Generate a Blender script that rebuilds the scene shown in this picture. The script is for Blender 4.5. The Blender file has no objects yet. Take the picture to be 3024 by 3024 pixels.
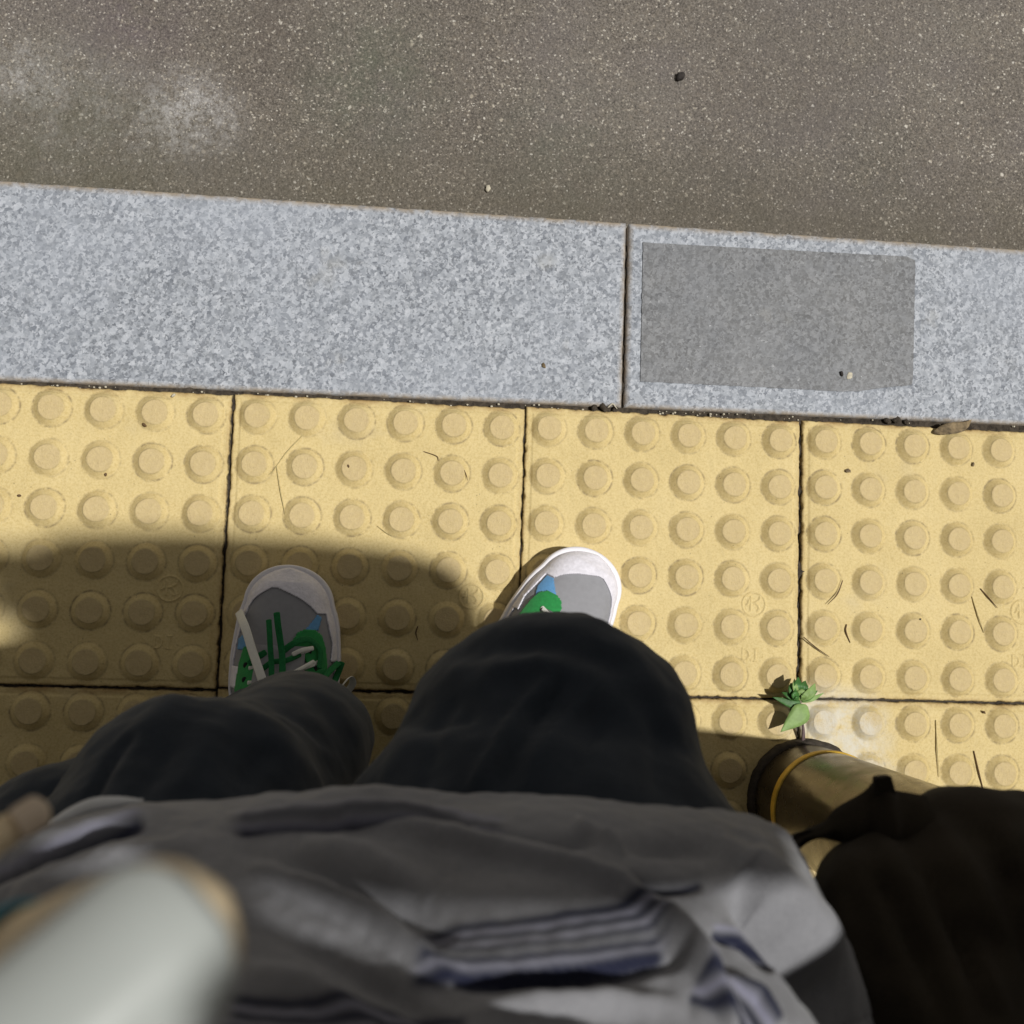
import bpy, math, random
import numpy as np
from mathutils import Matrix, Vector

random.seed(7)
rng = np.random.default_rng(7)
S = bpy.context.scene
COL = S.collection

# ------------------------------------------------------------------ camera, sky, sun, exposure
R = np.array([[0.99334, -0.045665, -0.105782],
              [0.035882, 0.995056, -0.092605],
              [0.109488, 0.088193, 0.990068]])
CAM = np.array([-0.272479, -0.064125, 1.055095])
F = 3032.97
ROADZ = -.115
cam_data = bpy.data.cameras.new("camera")
cam = bpy.data.objects.new("camera", cam_data)
COL.objects.link(cam)
m = Matrix.Identity(4)
for i in range(3):
    for j in range(3):
        m[i][j] = R[i, j]
    m[i][3] = CAM[i]
cam.matrix_world = m
cam_data.sensor_fit = 'HORIZONTAL'
cam_data.sensor_width = 36.0
cam_data.lens = 36.0 * F / 3024.0
cam_data.clip_start = 0.01
cam_data.clip_end = 3000
cam_data.dof.use_dof = True
cam_data.dof.focus_distance = 1.03
cam_data.dof.aperture_fstop = 11.0
S.camera = cam

SUN_OFF = np.array([-0.42, 0.045])          # shadow shift on the ground per metre of height
sun_vec = np.array([-SUN_OFF[0], -SUN_OFF[1], 1.0])
sun_vec /= np.linalg.norm(sun_vec)
world = bpy.data.worlds.new("World")
S.world = world
world.use_nodes = True
wn = world.node_tree.nodes
wl = world.node_tree.links
bg = wn["Background"]
sky = wn.new("ShaderNodeTexSky")
sky.sky_type = 'NISHITA'
sky.sun_disc = False
sky.sun_elevation = math.asin(sun_vec[2])
sky.sun_rotation = math.atan2(sun_vec[0], sun_vec[1])
hs = wn.new("ShaderNodeHueSaturation")
hs.inputs["Saturation"].default_value = 0.12
wl.new(sky.outputs[0], hs.inputs["Color"])
tint = wn.new("ShaderNodeMix")                            # town glow warms the sky a little
tint.data_type = 'RGBA'
tint.blend_type = 'MULTIPLY'
tint.inputs[0].default_value = 1.0
wl.new(hs.outputs[0], tint.inputs[6])
tint.inputs[7].default_value = (1.0, .93, .82, 1)
wl.new(tint.outputs[2], bg.inputs["Color"])
bg.inputs["Strength"].default_value = 0.054

sun_data = bpy.data.lights.new("sun", 'SUN')
sun_data.energy = 3.85
sun_data.angle = math.radians(1.8)
sun_data.color = (1.0, 0.98, 0.93)
sun = bpy.data.objects.new("sun", sun_data)
COL.objects.link(sun)
sun.rotation_euler = Vector(sun_vec.tolist()).to_track_quat('Z', 'Y').to_euler()
sun.location = (2, -0.5, 4)

S.view_settings.view_transform = 'Standard'
S.view_settings.look = 'None'
S.view_settings.gamma = 1
S.view_settings.use_curve_mapping = False
S.view_settings.exposure = 0.0
S.cycles.max_bounces = 6


# ------------------------------------------------------------------ helpers
def W(px, py, z):
    """point at height z seen at (px, py) of the 1932-pixel view"""
    k = 3024 / 1932
    d = R @ np.array([(px * k - 1512) / F, -(py * k - 1512) / F, -1.0])
    return CAM + d * (z - CAM[2]) / d[2]


def WD(px, py, depth):
    return W(px, py, CAM[2] - depth)


def proj(P):
    q = (np.asarray(P) - CAM) @ R
    k = 1932 / 3024
    return np.stack([(1512 + F * q[:, 0] / -q[:, 2]) * k, (1512 - F * q[:, 1] / -q[:, 2]) * k], 1)


def mesh_obj(name, V, Fc, mat=None, parent=None, smooth=True, loc=(0, 0, 0)):
    me = bpy.data.meshes.new(name)
    V = np.asarray(V, dtype=float)
    me.from_pydata(V.tolist(), [], [tuple(int(i) for i in f) for f in Fc])
    if smooth:
        me.polygons.foreach_set('use_smooth', [True] * len(me.polygons))
    me.update()
    if mat:
        me.materials.append(mat)
    o = bpy.data.objects.new(name, me)
    COL.objects.link(o)
    o.location = loc
    if parent:
        o.parent = parent
    return o


def grid_mesh(name, V, nx, ny, mat=None, parent=None, wrap=False):
    """V indexed [j*nx+i]; built fast with foreach_set"""
    i = np.arange(nx if wrap else nx - 1)
    j = np.arange(ny - 1)
    jj, ii = np.meshgrid(j, i, indexing='ij')
    i2 = (ii + 1) % nx
    q = np.stack([jj * nx + ii, jj * nx + i2, (jj + 1) * nx + i2, (jj + 1) * nx + ii], -1).reshape(-1, 4)
    return quads(name, V, q, mat, parent)


def quads(name, V, q, mat=None, parent=None):
    me = bpy.data.meshes.new(name)
    V = np.ascontiguousarray(V, dtype=np.float32)
    q = np.ascontiguousarray(q, dtype=np.int32)
    me.vertices.add(len(V))
    me.vertices.foreach_set('co', V.ravel())
    me.loops.add(q.size)
    me.loops.foreach_set('vertex_index', q.ravel())
    me.polygons.add(len(q))
    me.polygons.foreach_set('loop_start', np.arange(0, q.size, 4, dtype=np.int32))
    me.polygons.foreach_set('use_smooth', np.ones(len(q), dtype=bool))
    me.update(calc_edges=True)
    me.validate()
    if mat:
        me.materials.append(mat)
    o = bpy.data.objects.new(name, me)
    COL.objects.link(o)
    if parent:
        o.parent = parent
    return o


def tag(o, label=None, cat=None, group=None, kind=None):
    if label:
        o['label'] = label
    if cat:
        o['category'] = cat
    if group:
        o['group'] = group
    if kind:
        o['kind'] = kind
    return o


def empty(name, loc):
    o = bpy.data.objects.new(name, None)
    COL.objects.link(o)
    o.location = loc
    return o


def add_attr(o, name, vals):
    a = o.data.attributes.new(name, 'FLOAT', 'POINT')
    a.data.foreach_set('value', np.ascontiguousarray(vals, dtype=np.float32))


def wob(P, scale, seed=0, octaves=3):
    """smooth pseudo noise in about -1..1 from sums of sinusoids"""
    r = np.random.default_rng(seed)
    P = np.asarray(P)
    out = np.zeros(len(P))
    amp, tot = 1.0, 0.0
    for o in range(octaves):
        for k in range(5):
            d = r.normal(size=P.shape[1])
            d /= np.linalg.norm(d)
            out += amp * np.sin(P @ d * (2 * math.pi / scale) * r.uniform(.7, 1.4) + r.uniform(0, 7)) / 2.2
        tot += amp
        amp *= .5
        scale *= .5
    return out / tot


def spline(P, n):
    """Catmull-Rom through the rows of P, n samples"""
    P = np.asarray(P, dtype=float)
    Q = np.vstack([2 * P[0] - P[1], P, 2 * P[-1] - P[-2]])
    t = np.linspace(0, len(P) - 1 - 1e-9, n)
    i = t.astype(int)
    u = (t - i)[:, None]
    a, b, c, d = Q[i], Q[i + 1], Q[i + 2], Q[i + 3]
    return .5 * ((2 * b) + (c - a) * u + (2 * a - 5 * b + 4 * c - d) * u * u + (3 * b - a - 3 * c + d) * u ** 3)


def tube(path, rad, n=24, m_=None, flat=None, hint=(0, 0, 1), caps=True):
    """lofted tube; rad per path point, flat = (a,b) scale of the two axes; round end caps"""
    path = np.asarray(path, float)
    rad = np.asarray(rad, float)
    if m_:
        path = spline(path, m_)
        rad = np.interp(np.linspace(0, 1, m_), np.linspace(0, 1, len(rad)), rad)
    T = np.gradient(path, axis=0)
    T /= np.linalg.norm(T, axis=1)[:, None] + 1e-12
    if caps:
        pre, rp, post, rq = [], [], [], []
        for a in (80, 60, 40, 20):
            c, s = math.cos(math.radians(a)), math.sin(math.radians(a))
            pre.append(path[0] - T[0] * rad[0] * s); rp.append(rad[0] * c)
            post.insert(0, path[-1] + T[-1] * rad[-1] * s); rq.insert(0, rad[-1] * c)
        path = np.vstack([pre, path, post])
        rad = np.r_[rp, rad, rq]
        T = np.vstack([np.repeat(T[:1], 4, 0), T, np.repeat(T[-1:], 4, 0)])
    h = np.asarray(hint, float)
    V = []
    A = np.cross(h, T[0])
    if np.linalg.norm(A) < 1e-3:
        A = np.cross((1, 0, 0.1), T[0])
    A /= np.linalg.norm(A)
    fa, fb = flat or (1, 1)
    th = np.linspace(0, 2 * math.pi, n, endpoint=False)
    for p, t, r in zip(path, T, rad):
        A = A - t * (A @ t)
        A /= np.linalg.norm(A)
        B = np.cross(t, A)
        V.append(p + r * (np.cos(th)[:, None] * A * fa + np.sin(th)[:, None] * B * fb))
    V = np.vstack(V)
    k = len(path)
    Fc = []
    for j in range(k - 1):
        for i in range(n):
            i2 = (i + 1) % n
            Fc.append((j * n + i, j * n + i2, (j + 1) * n + i2, (j + 1) * n + i))
    if caps:
        Fc.append(tuple(range(n - 1, -1, -1)))
        Fc.append(tuple((k - 1) * n + i for i in range(n)))
    return V, Fc


def merge(parts):
    V, Fc, o = [], [], 0
    for v, f in parts:
        V.append(v)
        Fc += [tuple(i + o for i in q) for q in f]
        o += len(v)
    return np.vstack(V), Fc


def ellipsoid(c, r, rotm=None, nu=28, nv=16):
    th = np.linspace(0, 2 * math.pi, nu, endpoint=False)
    ph = np.linspace(.06, math.pi - .06, nv)
    V = np.array([(math.sin(b) * math.cos(a), math.sin(b) * math.sin(a), math.cos(b)) for b in ph for a in th]) * r
    if rotm is not None:
        V = V @ np.asarray(rotm).T
    V = V + c
    Fc = []
    for j in range(nv - 1):
        for i in range(nu):
            i2 = (i + 1) % nu
            Fc.append((j * nu + i, (j + 1) * nu + i, (j + 1) * nu + i2, j * nu + i2))
    Fc.append(tuple(range(nu)))
    Fc.append(tuple((nv - 1) * nu + i for i in range(nu - 1, -1, -1)))
    return V, Fc


def fuse(parts, voxel, smooth=6):
    """union closed shells into one skin; returns vertices and quads"""
    V, Fc = merge(parts)
    o = mesh_obj("tmp_fuse", V, Fc)
    r = o.modifiers.new("r", 'REMESH')
    r.mode = 'VOXEL'
    r.voxel_size = voxel
    if smooth:
        s = o.modifiers.new("s", 'SMOOTH')
        s.factor = .5
        s.iterations = smooth
    dg = bpy.context.evaluated_depsgraph_get()
    me = bpy.data.meshes.new_from_object(o.evaluated_get(dg))
    co = np.zeros(len(me.vertices) * 3)
    me.vertices.foreach_get('co', co)
    no = np.zeros(len(me.vertices) * 3)
    me.vertices.foreach_get('normal', no)
    idx = np.zeros(len(me.loops), dtype=np.int32)
    me.loops.foreach_get('vertex_index', idx)
    bpy.data.objects.remove(o)
    bpy.data.meshes.remove(me)
    return co.reshape(-1, 3), idx.reshape(-1, 4), no.reshape(-1, 3)


def polydist(P, line):
    """distance and running parameter (0..1) of points to a polyline, plus signed side"""
    line = np.asarray(line, float)
    seg = np.linalg.norm(np.diff(line, axis=0), axis=1)
    cum = np.r_[0, np.cumsum(seg)]
    best = np.full(len(P), 1e9)
    tt = np.zeros(len(P))
    sd = np.zeros(len(P))
    for k in range(len(seg)):
        d = (line[k + 1] - line[k]) / seg[k]
        q = P - line[k]
        u = np.clip(q @ d, 0, seg[k])
        e = q - u[:, None] * d
        r = np.linalg.norm(e, axis=1)
        b = r < best
        best[b] = r[b]
        tt[b] = ((cum[k] + u) / cum[-1])[b]
        sd[b] = (np.sign(d[0] * q[:, 1] - d[1] * q[:, 0]) * r)[b]
    return best, tt, sd


def inpoly(P, poly):
    poly = np.asarray(poly, float)
    x, y = P[:, 0], P[:, 1]
    c = np.zeros(len(P), bool)
    j = len(poly) - 1
    for i in range(len(poly)):
        xi, yi = poly[i]
        xj, yj = poly[j]
        cond = ((yi > y) != (yj > y)) & (x < (xj - xi) * (y - yi) / (yj - yi + 1e-12) + xi)
        c ^= cond
        j = i
    return c


# ------------------------------------------------------------------ materials
def material(name, rough=.8):
    mt = bpy.data.materials.new(name)
    mt.use_nodes = True
    nt = mt.node_tree
    b = nt.nodes["Principled BSDF"]
    b.inputs["Roughness"].default_value = rough
    b.inputs["Specular IOR Level"].default_value = .3
    return mt, nt, b


class NT:
    """short writing for node graphs"""
    def __init__(self, nt):
        self.nt = nt
        self.co = nt.nodes.new("ShaderNodeTexCoord").outputs["Object"]

    def link(self, a, b):
        self.nt.links.new(a, b)

    def val(self, sock, v):
        if isinstance(v, bpy.types.NodeSocket):
            self.link(v, sock)
        else:
            sock.default_value = v

    def noise(self, scale, detail=3, rough=.55, co=None, w=None):
        n = self.nt.nodes.new("ShaderNodeTexNoise")
        n.inputs["Scale"].default_value = scale
        n.inputs["Detail"].default_value = detail
        n.inputs["Roughness"].default_value = rough
        self.link(co or self.co, n.inputs["Vector"])
        return n.outputs["Fac"]

    def vor(self, scale, out="Color", co=None, rnd=1.0):
        n = self.nt.nodes.new("ShaderNodeTexVoronoi")
        n.inputs["Scale"].default_value = scale
        n.inputs["Randomness"].default_value = rnd
        self.link(co or self.co, n.inputs["Vector"])
        return n.outputs[out]

    def ramp(self, f, stops, interp='LINEAR'):
        n = self.nt.nodes.new("ShaderNodeValToRGB")
        cr = n.color_ramp
        cr.interpolation = interp
        while len(cr.elements) < len(stops):
            cr.elements.new(.5)
        for e, (p, c) in zip(cr.elements, stops):
            e.position = p
            e.color = (*c, 1) if len(c) == 3 else c
        self.link(f, n.inputs["Fac"])
        return n.outputs["Color"]

    def bw(self, f, a, b, lo=0., hi=1.):
        n = self.nt.nodes.new("ShaderNodeMapRange")
        n.inputs["From Min"].default_value = a
        n.inputs["From Max"].default_value = b
        n.inputs["To Min"].default_value = lo
        n.inputs["To Max"].default_value = hi
        self.link(f, n.inputs["Value"])
        return n.outputs["Result"]

    def mix(self, f, a, b, mode='MIX'):
        n = self.nt.nodes.new("ShaderNodeMix")
        n.data_type = 'RGBA'
        n.blend_type = mode
        self.val(n.inputs["Factor"], f)
        for s, v in ((n.inputs["A"], a), (n.inputs["B"], b)):
            pass
        A = [s for s in n.inputs if s.name == "A" and s.type == 'RGBA'][0]
        B = [s for s in n.inputs if s.name == "B" and s.type == 'RGBA'][0]
        self.val(A, a if not isinstance(a, tuple) else (*a, 1))
        self.val(B, b if not isinstance(b, tuple) else (*b, 1))
        return [s for s in n.outputs if s.type == 'RGBA'][0]

    def math(self, op, a, b=0.):
        n = self.nt.nodes.new("ShaderNodeMath")
        n.operation = op
        self.val(n.inputs[0], a)
        self.val(n.inputs[1], b)
        return n.outputs[0]

    def attr(self, name):
        n = self.nt.nodes.new("ShaderNodeAttribute")
        n.attribute_name = name
        return n.outputs["Fac"]

    def bump(self, h, strength=.3, dist=.001, normal=None):
        n = self.nt.nodes.new("ShaderNodeBump")
        n.inputs["Strength"].default_value = strength
        n.inputs["Distance"].default_value = dist
        self.link(h, n.inputs["Height"])
        if normal:
            self.link(normal, n.inputs["Normal"])
        return n.outputs["Normal"]

    def sep(self, out, co=None):
        n = self.nt.nodes.new("ShaderNodeSeparateXYZ")
        self.link(co or self.co, n.inputs[0])
        return n.outputs[out]

    def spot(self, c, r):
        """1 inside, falling to 0 at distance r from point c (object space)"""
        n = self.nt.nodes.new("ShaderNodeVectorMath")
        n.operation = 'DISTANCE'
        self.link(self.co, n.inputs[0])
        n.inputs[1].default_value = c
        return self.bw(n.outputs["Value"], 0, r, 1, 0)

    def rand(self):
        return self.nt.nodes.new("ShaderNodeObjectInfo").outputs["Random"]


def tile_material():
    mt, nt, b = material("yellow_tile", .72)
    g = NT(nt)
    # every tile samples its own piece of the noise
    off = nt.nodes.new("ShaderNodeVectorMath")
    off.operation = 'ADD'
    cmb = nt.nodes.new("ShaderNodeCombineXYZ")
    g.link(g.math('MULTIPLY', g.rand(), 37.), cmb.inputs[0])
    g.link(g.math('MULTIPLY', g.rand(), 91.), cmb.inputs[1])
    g.link(g.co, off.inputs[0])
    g.link(cmb.outputs[0], off.inputs[1])
    co = off.outputs[0]
    base = g.ramp(g.noise(14, 5, .6, co), [(.3, (.515, .395, .165)), (.5, (.585, .455, .20)), (.72, (.63, .50, .24))])
    base = g.mix(g.bw(g.rand(), 0, 1, 0, .28), base, (.64, .52, .28))
    # fine mottling from the concrete face
    fine = g.noise(420, 3, .7, co)
    base = g.mix(g.bw(fine, .35, .7, 0, .35), base, (.72, .60, .35))
    base = g.mix(g.bw(fine, .52, .30, 0, .30), base, (.38, .27, .10))
    # small dark specks
    sp = g.math('MULTIPLY', g.bw(g.vor(160, "Distance", co), .0, .16, 1, 0), g.bw(g.noise(45, 2, .5, co), .52, .64))
    base = g.mix(g.math('MULTIPLY', sp, .75), base, (.12, .09, .05))
    # grey worn smears
    sm = g.bw(g.noise(9, 4, .65, co), .60, .78)
    base = g.mix(g.math('MULTIPLY', sm, .30), base, (.42, .38, .30))
    # worn greyish dome tops, grime ring round each dome, thin dark line at its cap edge, burnt edges along joints
    base = g.mix(g.math('MULTIPLY', g.attr("top"), g.bw(g.noise(300, 3, .7, co), .3, .7, .35, .75)), base, (.50, .385, .215))
    ring = g.math('MULTIPLY', g.attr("ring"), g.bw(g.noise(110, 3, .7, co), .36, .60))
    base = g.mix(g.math('MULTIPLY', ring, .9), base, (.22, .165, .085))
    edge = g.math('MULTIPLY', g.attr("edge"), g.bw(g.noise(40, 4, .7, co), .35, .6))
    base = g.mix(edge, base, (.27, .16, .06))
    lip = g.math('MULTIPLY', g.attr("lip"), g.bw(g.noise(220, 2, .6, co), .3, .6))
    base = g.mix(lip, base, (.07, .055, .035))
    # pale cement smear round the bollard's foot (fixed in the place)
    wp = nt.nodes.new("ShaderNodeNewGeometry").outputs["Position"]
    for c, rr, k in (((.205, -.185, 0), .060, 1.), ((.165, -.165, 0), .045, .8), ((.235, -.235, 0), .040, .7)):
        dn = nt.nodes.new("ShaderNodeVectorMath")
        dn.operation = 'DISTANCE'
        g.link(wp, dn.inputs[0])
        dn.inputs[1].default_value = c
        fz = g.math('MULTIPLY', g.bw(dn.outputs["Value"], rr * .35, rr, 1, 0), g.bw(g.noise(60, 5, .75, wp), .30, .60))
        base = g.mix(g.math('MULTIPLY', fz, k * .8), base, (.60, .58, .52))
    g.link(base, b.inputs["Base Color"])
    h = g.math('ADD', g.noise(900, 2, .6, co), g.math('MULTIPLY', g.noise(160, 3, .6, co), .8))
    h = g.math('ADD', h, g.math('MULTIPLY', g.math('MULTIPLY', g.attr("top"), g.noise(520, 2, .8, co)), 1.6))
    g.link(g.bump(h, .42, .0011), b.inputs["Normal"])
    return mt


def granite_material(name, film=False):
    mt, nt, b = material(name, .62 if not film else .5)
    g = NT(nt)
    nco = nt.nodes.new("ShaderNodeVectorMath")
    nco.operation = 'ADD'
    d = nt.nodes.new("ShaderNodeTexNoise")
    d.inputs["Scale"].default_value = 260
    g.link(g.co, d.inputs["Vector"])
    sc = nt.nodes.new("ShaderNodeVectorMath")
    sc.operation = 'SCALE'
    sc.inputs["Scale"].default_value = .0045
    g.link(d.outputs["Color"], sc.inputs[0])
    g.link(g.co, nco.inputs[0])
    g.link(sc.outputs[0], nco.inputs[1])
    co = nco.outputs[0]
    v = g.vor(260, "Color", co)
    a = g.ramp(v, [(.05, (.14, .155, .185)), (.32, (.24, .258, .295)), (.62, (.335, .358, .402)), (.9, (.43, .452, .50))])
    v2 = g.vor(480, "Color", co)
    a = g.mix(g.bw(v2, .30, .22, 0, .6), a, (.11, .12, .14))
    a = g.mix(g.bw(v2, .70, .82, 0, .5), a, (.50, .52, .565))
    a = g.mix(g.bw(g.noise(60, 3, .6), .50, .68, 0, .45), a, (.20, .215, .24))
    a = g.mix(g.bw(g.noise(5, 3, .6), .45, .7, 0, .35), a, (.36, .39, .455))
    a = g.mix(g.bw(g.noise(12, 4, .6), .62, .75, 0, .35), a, (.38, .36, .31))
    if film:
        a = g.mix(.60, a, g.ramp(g.noise(16, 5, .7), [(.3, (.040, .036, .032)), (.7, (.096, .088, .076))]))
        scr = g.math('MULTIPLY', g.bw(g.noise(140, 4, .8), .60, .70), g.bw(g.noise(14, 3, .6), .46, .60))
        a = g.mix(g.math('MULTIPLY', scr, .8), a, (.42, .43, .45))
    # grime line along the outer arris of the stone and at its feet
    gr = g.math('MULTIPLY', g.attr("grime"), g.bw(g.noise(70, 4, .7), .28, .55))
    a = g.mix(gr, a, (.34, .275, .20))
    # mica glints, painted into the colour as near-white dots
    gl = g.bw(g.vor(150, "Distance", co), .0, .10, 1, 0)
    gl = g.math('MULTIPLY', gl, g.bw(g.noise(95, 1, .5), .60, .66))
    a = g.mix(gl, a, (.92, .94, .97))
    g.link(a, b.inputs["Base Color"])
    g.link(g.bump(g.math('ADD', g.noise(500, 2, .6), g.noise(140, 3, .6)), .3, .0008), b.inputs["Normal"])
    return mt


def asphalt_material():
    mt, nt, b = material("asphalt", .85)
    g = NT(nt)
    a = g.ramp(g.noise(3.2, 4, .6), [(.3, (.122, .106, .092)), (.55, (.152, .134, .117)), (.75, (.170, .155, .132))])
    a = g.mix(g.bw(g.noise(2.0, 2, .5), .46, .64, 0, .55), a, (.118, .118, .092))
    d = nt.nodes.new("ShaderNodeTexNoise")
    d.inputs["Scale"].default_value = 190
    g.link(g.co, d.inputs["Vector"])
    sc = nt.nodes.new("ShaderNodeVectorMath")
    sc.operation = 'SCALE'
    sc.inputs["Scale"].default_value = .006
    g.link(d.outputs["Color"], sc.inputs[0])
    ad = nt.nodes.new("ShaderNodeVectorMath")
    ad.operation = 'ADD'
    g.link(g.co, ad.inputs[0])
    g.link(sc.outputs[0], ad.inputs[1])
    co = ad.outputs[0]
    fine = g.noise(420, 5, .85)
    a = g.mix(g.bw(fine, .50, .36, 0, .9), a, (.026, .023, .021))
    a = g.mix(g.bw(fine, .52, .66, 0, .75), a, (.34, .31, .27))
    a = g.mix(g.bw(g.noise(150, 3, .7), .5, .68, 0, .35), a, (.23, .195, .155))
    dist = g.vor(230, "Distance", co)
    for scl, lo, hi, k in ((300, .76, .80, .60), (190, .90, .93, .75), (420, .78, .84, .8)):
        v = g.vor(scl, "Color", co)
        dd = g.vor(scl, "Distance", co)
        stone = g.math('MULTIPLY', g.bw(v, lo, hi), g.bw(dd, .52, .30, 0, 1))
        a = g.mix(g.math('MULTIPLY', stone, k), a, g.ramp(g.vor(scl * .9, "Color", co), [(.1, (.26, .225, .18)), (.5, (.52, .47, .39)), (.9, (.80, .77, .71))]))
    a = g.mix(g.bw(g.noise(6, 3, .6), .5, .72, 0, .3), a, (.13, .115, .125))
    # pale lime bloom towards one corner, dirt strip in the gutter
    for px_, r, k in (((370, 215), .07, .9), ((330, 190), .055, .7), ((395, 240), .05, .6), ((20, 140), .06, .8), ((90, 180), .09, .5), ((210, 200), .10, .35), ((300, 260), .08, .4), ((120, 330), .07, .3)):
        c = tuple(W(*px_, ROADZ))
        blot = g.math('MULTIPLY', g.spot(c, r), g.math('MULTIPLY', g.bw(g.noise(120, 6, .9), .42, .62), g.bw(g.noise(37, 5, .75), .34, .58)))
        a = g.mix(g.math('MULTIPLY', blot, k * 1.0), a, (.46, .45, .45))
    for px_, r, col in (((700, 140), .12, (.085, .10, .07)), ((1060, 300), .12, (.10, .105, .085)), ((130, 260), .16, (.105, .105, .075)), ((250, 40), .10, (.115, .09, .105)), ((520, 60), .10, (.085, .068, .06)), ((1500, 120), .2, (.12, .105, .10)), ((1350, 380), .12, (.085, .08, .075))):
        blot = g.math('MULTIPLY', g.spot(tuple(W(*px_, ROADZ)), r), g.bw(g.noise(30, 4, .7), .3, .65))
        a = g.mix(g.math('MULTIPLY', blot, .6), a, col)
    gut = g.bw(g.sep(1), .52, .41, 0, 1)
    gut = g.math('MULTIPLY', gut, g.bw(g.noise(18, 4, .6), .25, .65, .45, 1))
    a = g.mix(g.math('MULTIPLY', gut, .55), a, (.085, .075, .052))
    g.link(a, b.inputs["Base Color"])
    h = g.math('ADD', g.math('MULTIPLY', g.noise(330, 3, .7), 1.2), g.math('MULTIPLY', dist, -.9))
    g.link(g.bump(h, .7, .0022), b.inputs["Normal"])
    return mt


def plain(name, col, rough=.8, var=.15, scale=60, bump=.2, bscale=300, bdist=.001, spec=.3, metal=0., sheen=0.):
    mt, nt, b = material(name, rough)
    g = NT(nt)
    c = tuple(col)
    lo = tuple(x * (1 - var) for x in c)
    hi = tuple(min(1, x * (1 + var)) for x in c)
    g.link(g.ramp(g.noise(scale, 4, .6), [(.3, lo), (.7, hi)]), b.inputs["Base Color"])
    b.inputs["Specular IOR Level"].default_value = spec
    b.inputs["Metallic"].default_value = metal
    if sheen:
        b.inputs["Sheen Weight"].default_value = sheen
        b.inputs["Sheen Roughness"].default_value = .5
    if bump:
        g.link(g.bump(g.noise(bscale, 3, .6), bump, bdist), b.inputs["Normal"])
    return mt


def fabric(name, col, weave=900, var=.2, sheen=.15, bump=.25):
    mt, nt, b = material(name, .92)
    g = NT(nt)
    lo = tuple(x * (1 - var) for x in col)
    hi = tuple(x * (1 + var) for x in col)
    c = g.ramp(g.noise(18, 4, .6), [(.3, lo), (.7, hi)])
    c = g.mix(g.bw(g.noise(weave, 2, .7), .4, .65, 0, .35), c, tuple(x * 1.5 for x in col))
    g.link(c, b.inputs["Base Color"])
    b.inputs["Specular IOR Level"].default_value = .12
    b.inputs["Sheen Weight"].default_value = sheen
    g.link(g.bump(g.math('ADD', g.noise(weave, 2, .7), g.math('MULTIPLY', g.noise(70, 3, .6), 1.5)), bump, .0012), b.inputs["Normal"])
    return mt


M_tile = tile_material()
M_gran = granite_material("granite")
M_film = granite_material("grey_film", True)
M_asph = asphalt_material()
M_mortar = plain("dark_joint_grit", (.050, .040, .030), .95, .6, 160, .8, 260, .003)
M_conc = plain("concrete_paving", (.30, .29, .27), .9, .2, 20, .4, 300, .001)
M_skin = plain("skin", (.64, .52, .35), .5, .10, 60, .15, 500, .0004)
M_nail = plain("pearl_nail", (.33, .35, .34), .25, .05, 20, 0, spec=.6)
M_trs = fabric("dark_trouser_cloth", (.023, .029, .039), 1100, .22, .15)
M_bag = fabric("black_bag_cloth", (.030, .024, .017), 900, .3, .04)
M_sole = plain("off_white_rubber", (.74, .72, .76), .55, .05, 80, .1)
M_suede = plain("pale_suede", (.72, .70, .77), .95, .10, 220, .6, 380, .0012, sheen=.3)
M_vamp = plain("grey_shoe_cloth", (.26, .26, .28), .85, .05, 200, .15, 900, .0004)
M_green = plain("green_suede", (.018, .23, .055), .8, .15, 300, .3, 500, .0006, sheen=.2)
M_glace = plain("green_lace", (.012, .16, .045), .8, .2, 500, .8, 700, .001)
M_blue = plain("blue_suede", (.11, .29, .54), .8, .1, 300, .3, 500, .0006, sheen=.2)
M_wlace = plain("white_lace", (.70, .69, .64), .8, .06, 400, .3, 800, .0006)
M_hole = plain("dark_eyelet", (.02, .02, .02), .8, .1)
M_hair = plain("black_hair", (.012, .010, .009), .5, .3, 200, .6, 300, .003)
M_teal = plain("teal_plaster", (.02, .23, .34), .6, .1)
M_eye = plain("eye_white", (.7, .7, .68), .3, .03, bump=0)
M_leaf = plain("weed_leaf", (.045, .135, .03), .5, .3, 120, .3, 240, .001)
M_leaf2 = plain("weed_leaf_pale", (.20, .31, .10), .55, .2, 120, .3, 240, .001)
M_stem = plain("weed_stem", (.14, .10, .10), .8, .3, 200)
M_straw = plain("dry_straw", (.44, .36, .17), .6, .2, 300, .1)
M_brown = plain("brown_needle", (.11, .065, .03), .7, .3, 300, .1)
M_dryleaf = plain("dry_leaf", (.17, .125, .07), .75, .75, 110, .4, 200, .001)
M_dark = plain("dark_grit", (.035, .03, .028), .9, .4, 300, .4)
M_pebble = plain("pale_pebble", (.48, .44, .35), .9, .2, 300, .4)
M_bench = plain("dark_bench_metal", (.05, .05, .05), .5, .2, metal=.6)

# ------------------------------------------------------------------ setting: road, footway bed, kerb


def sheet(name, pts, z, mat):
    V = [(x, y, z) for x, y in pts]
    o = mesh_obj(name, V, [tuple(range(len(V)))], mat, smooth=False)
    tag(o, kind='structure')
    return o


def kfar(x):
    return .3533 + .0094 * (x + .0459)


def knear(x):
    return .1518 + .0134 * (x + .0452)


sheet("ground", [(-600, -600), (600, -600), (600, 600), (-600, 600)], -.30, M_conc)
sheet("road", [(-12, .33), (12, .33), (12, 9), (-12, 9)], ROADZ, M_asph)
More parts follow.
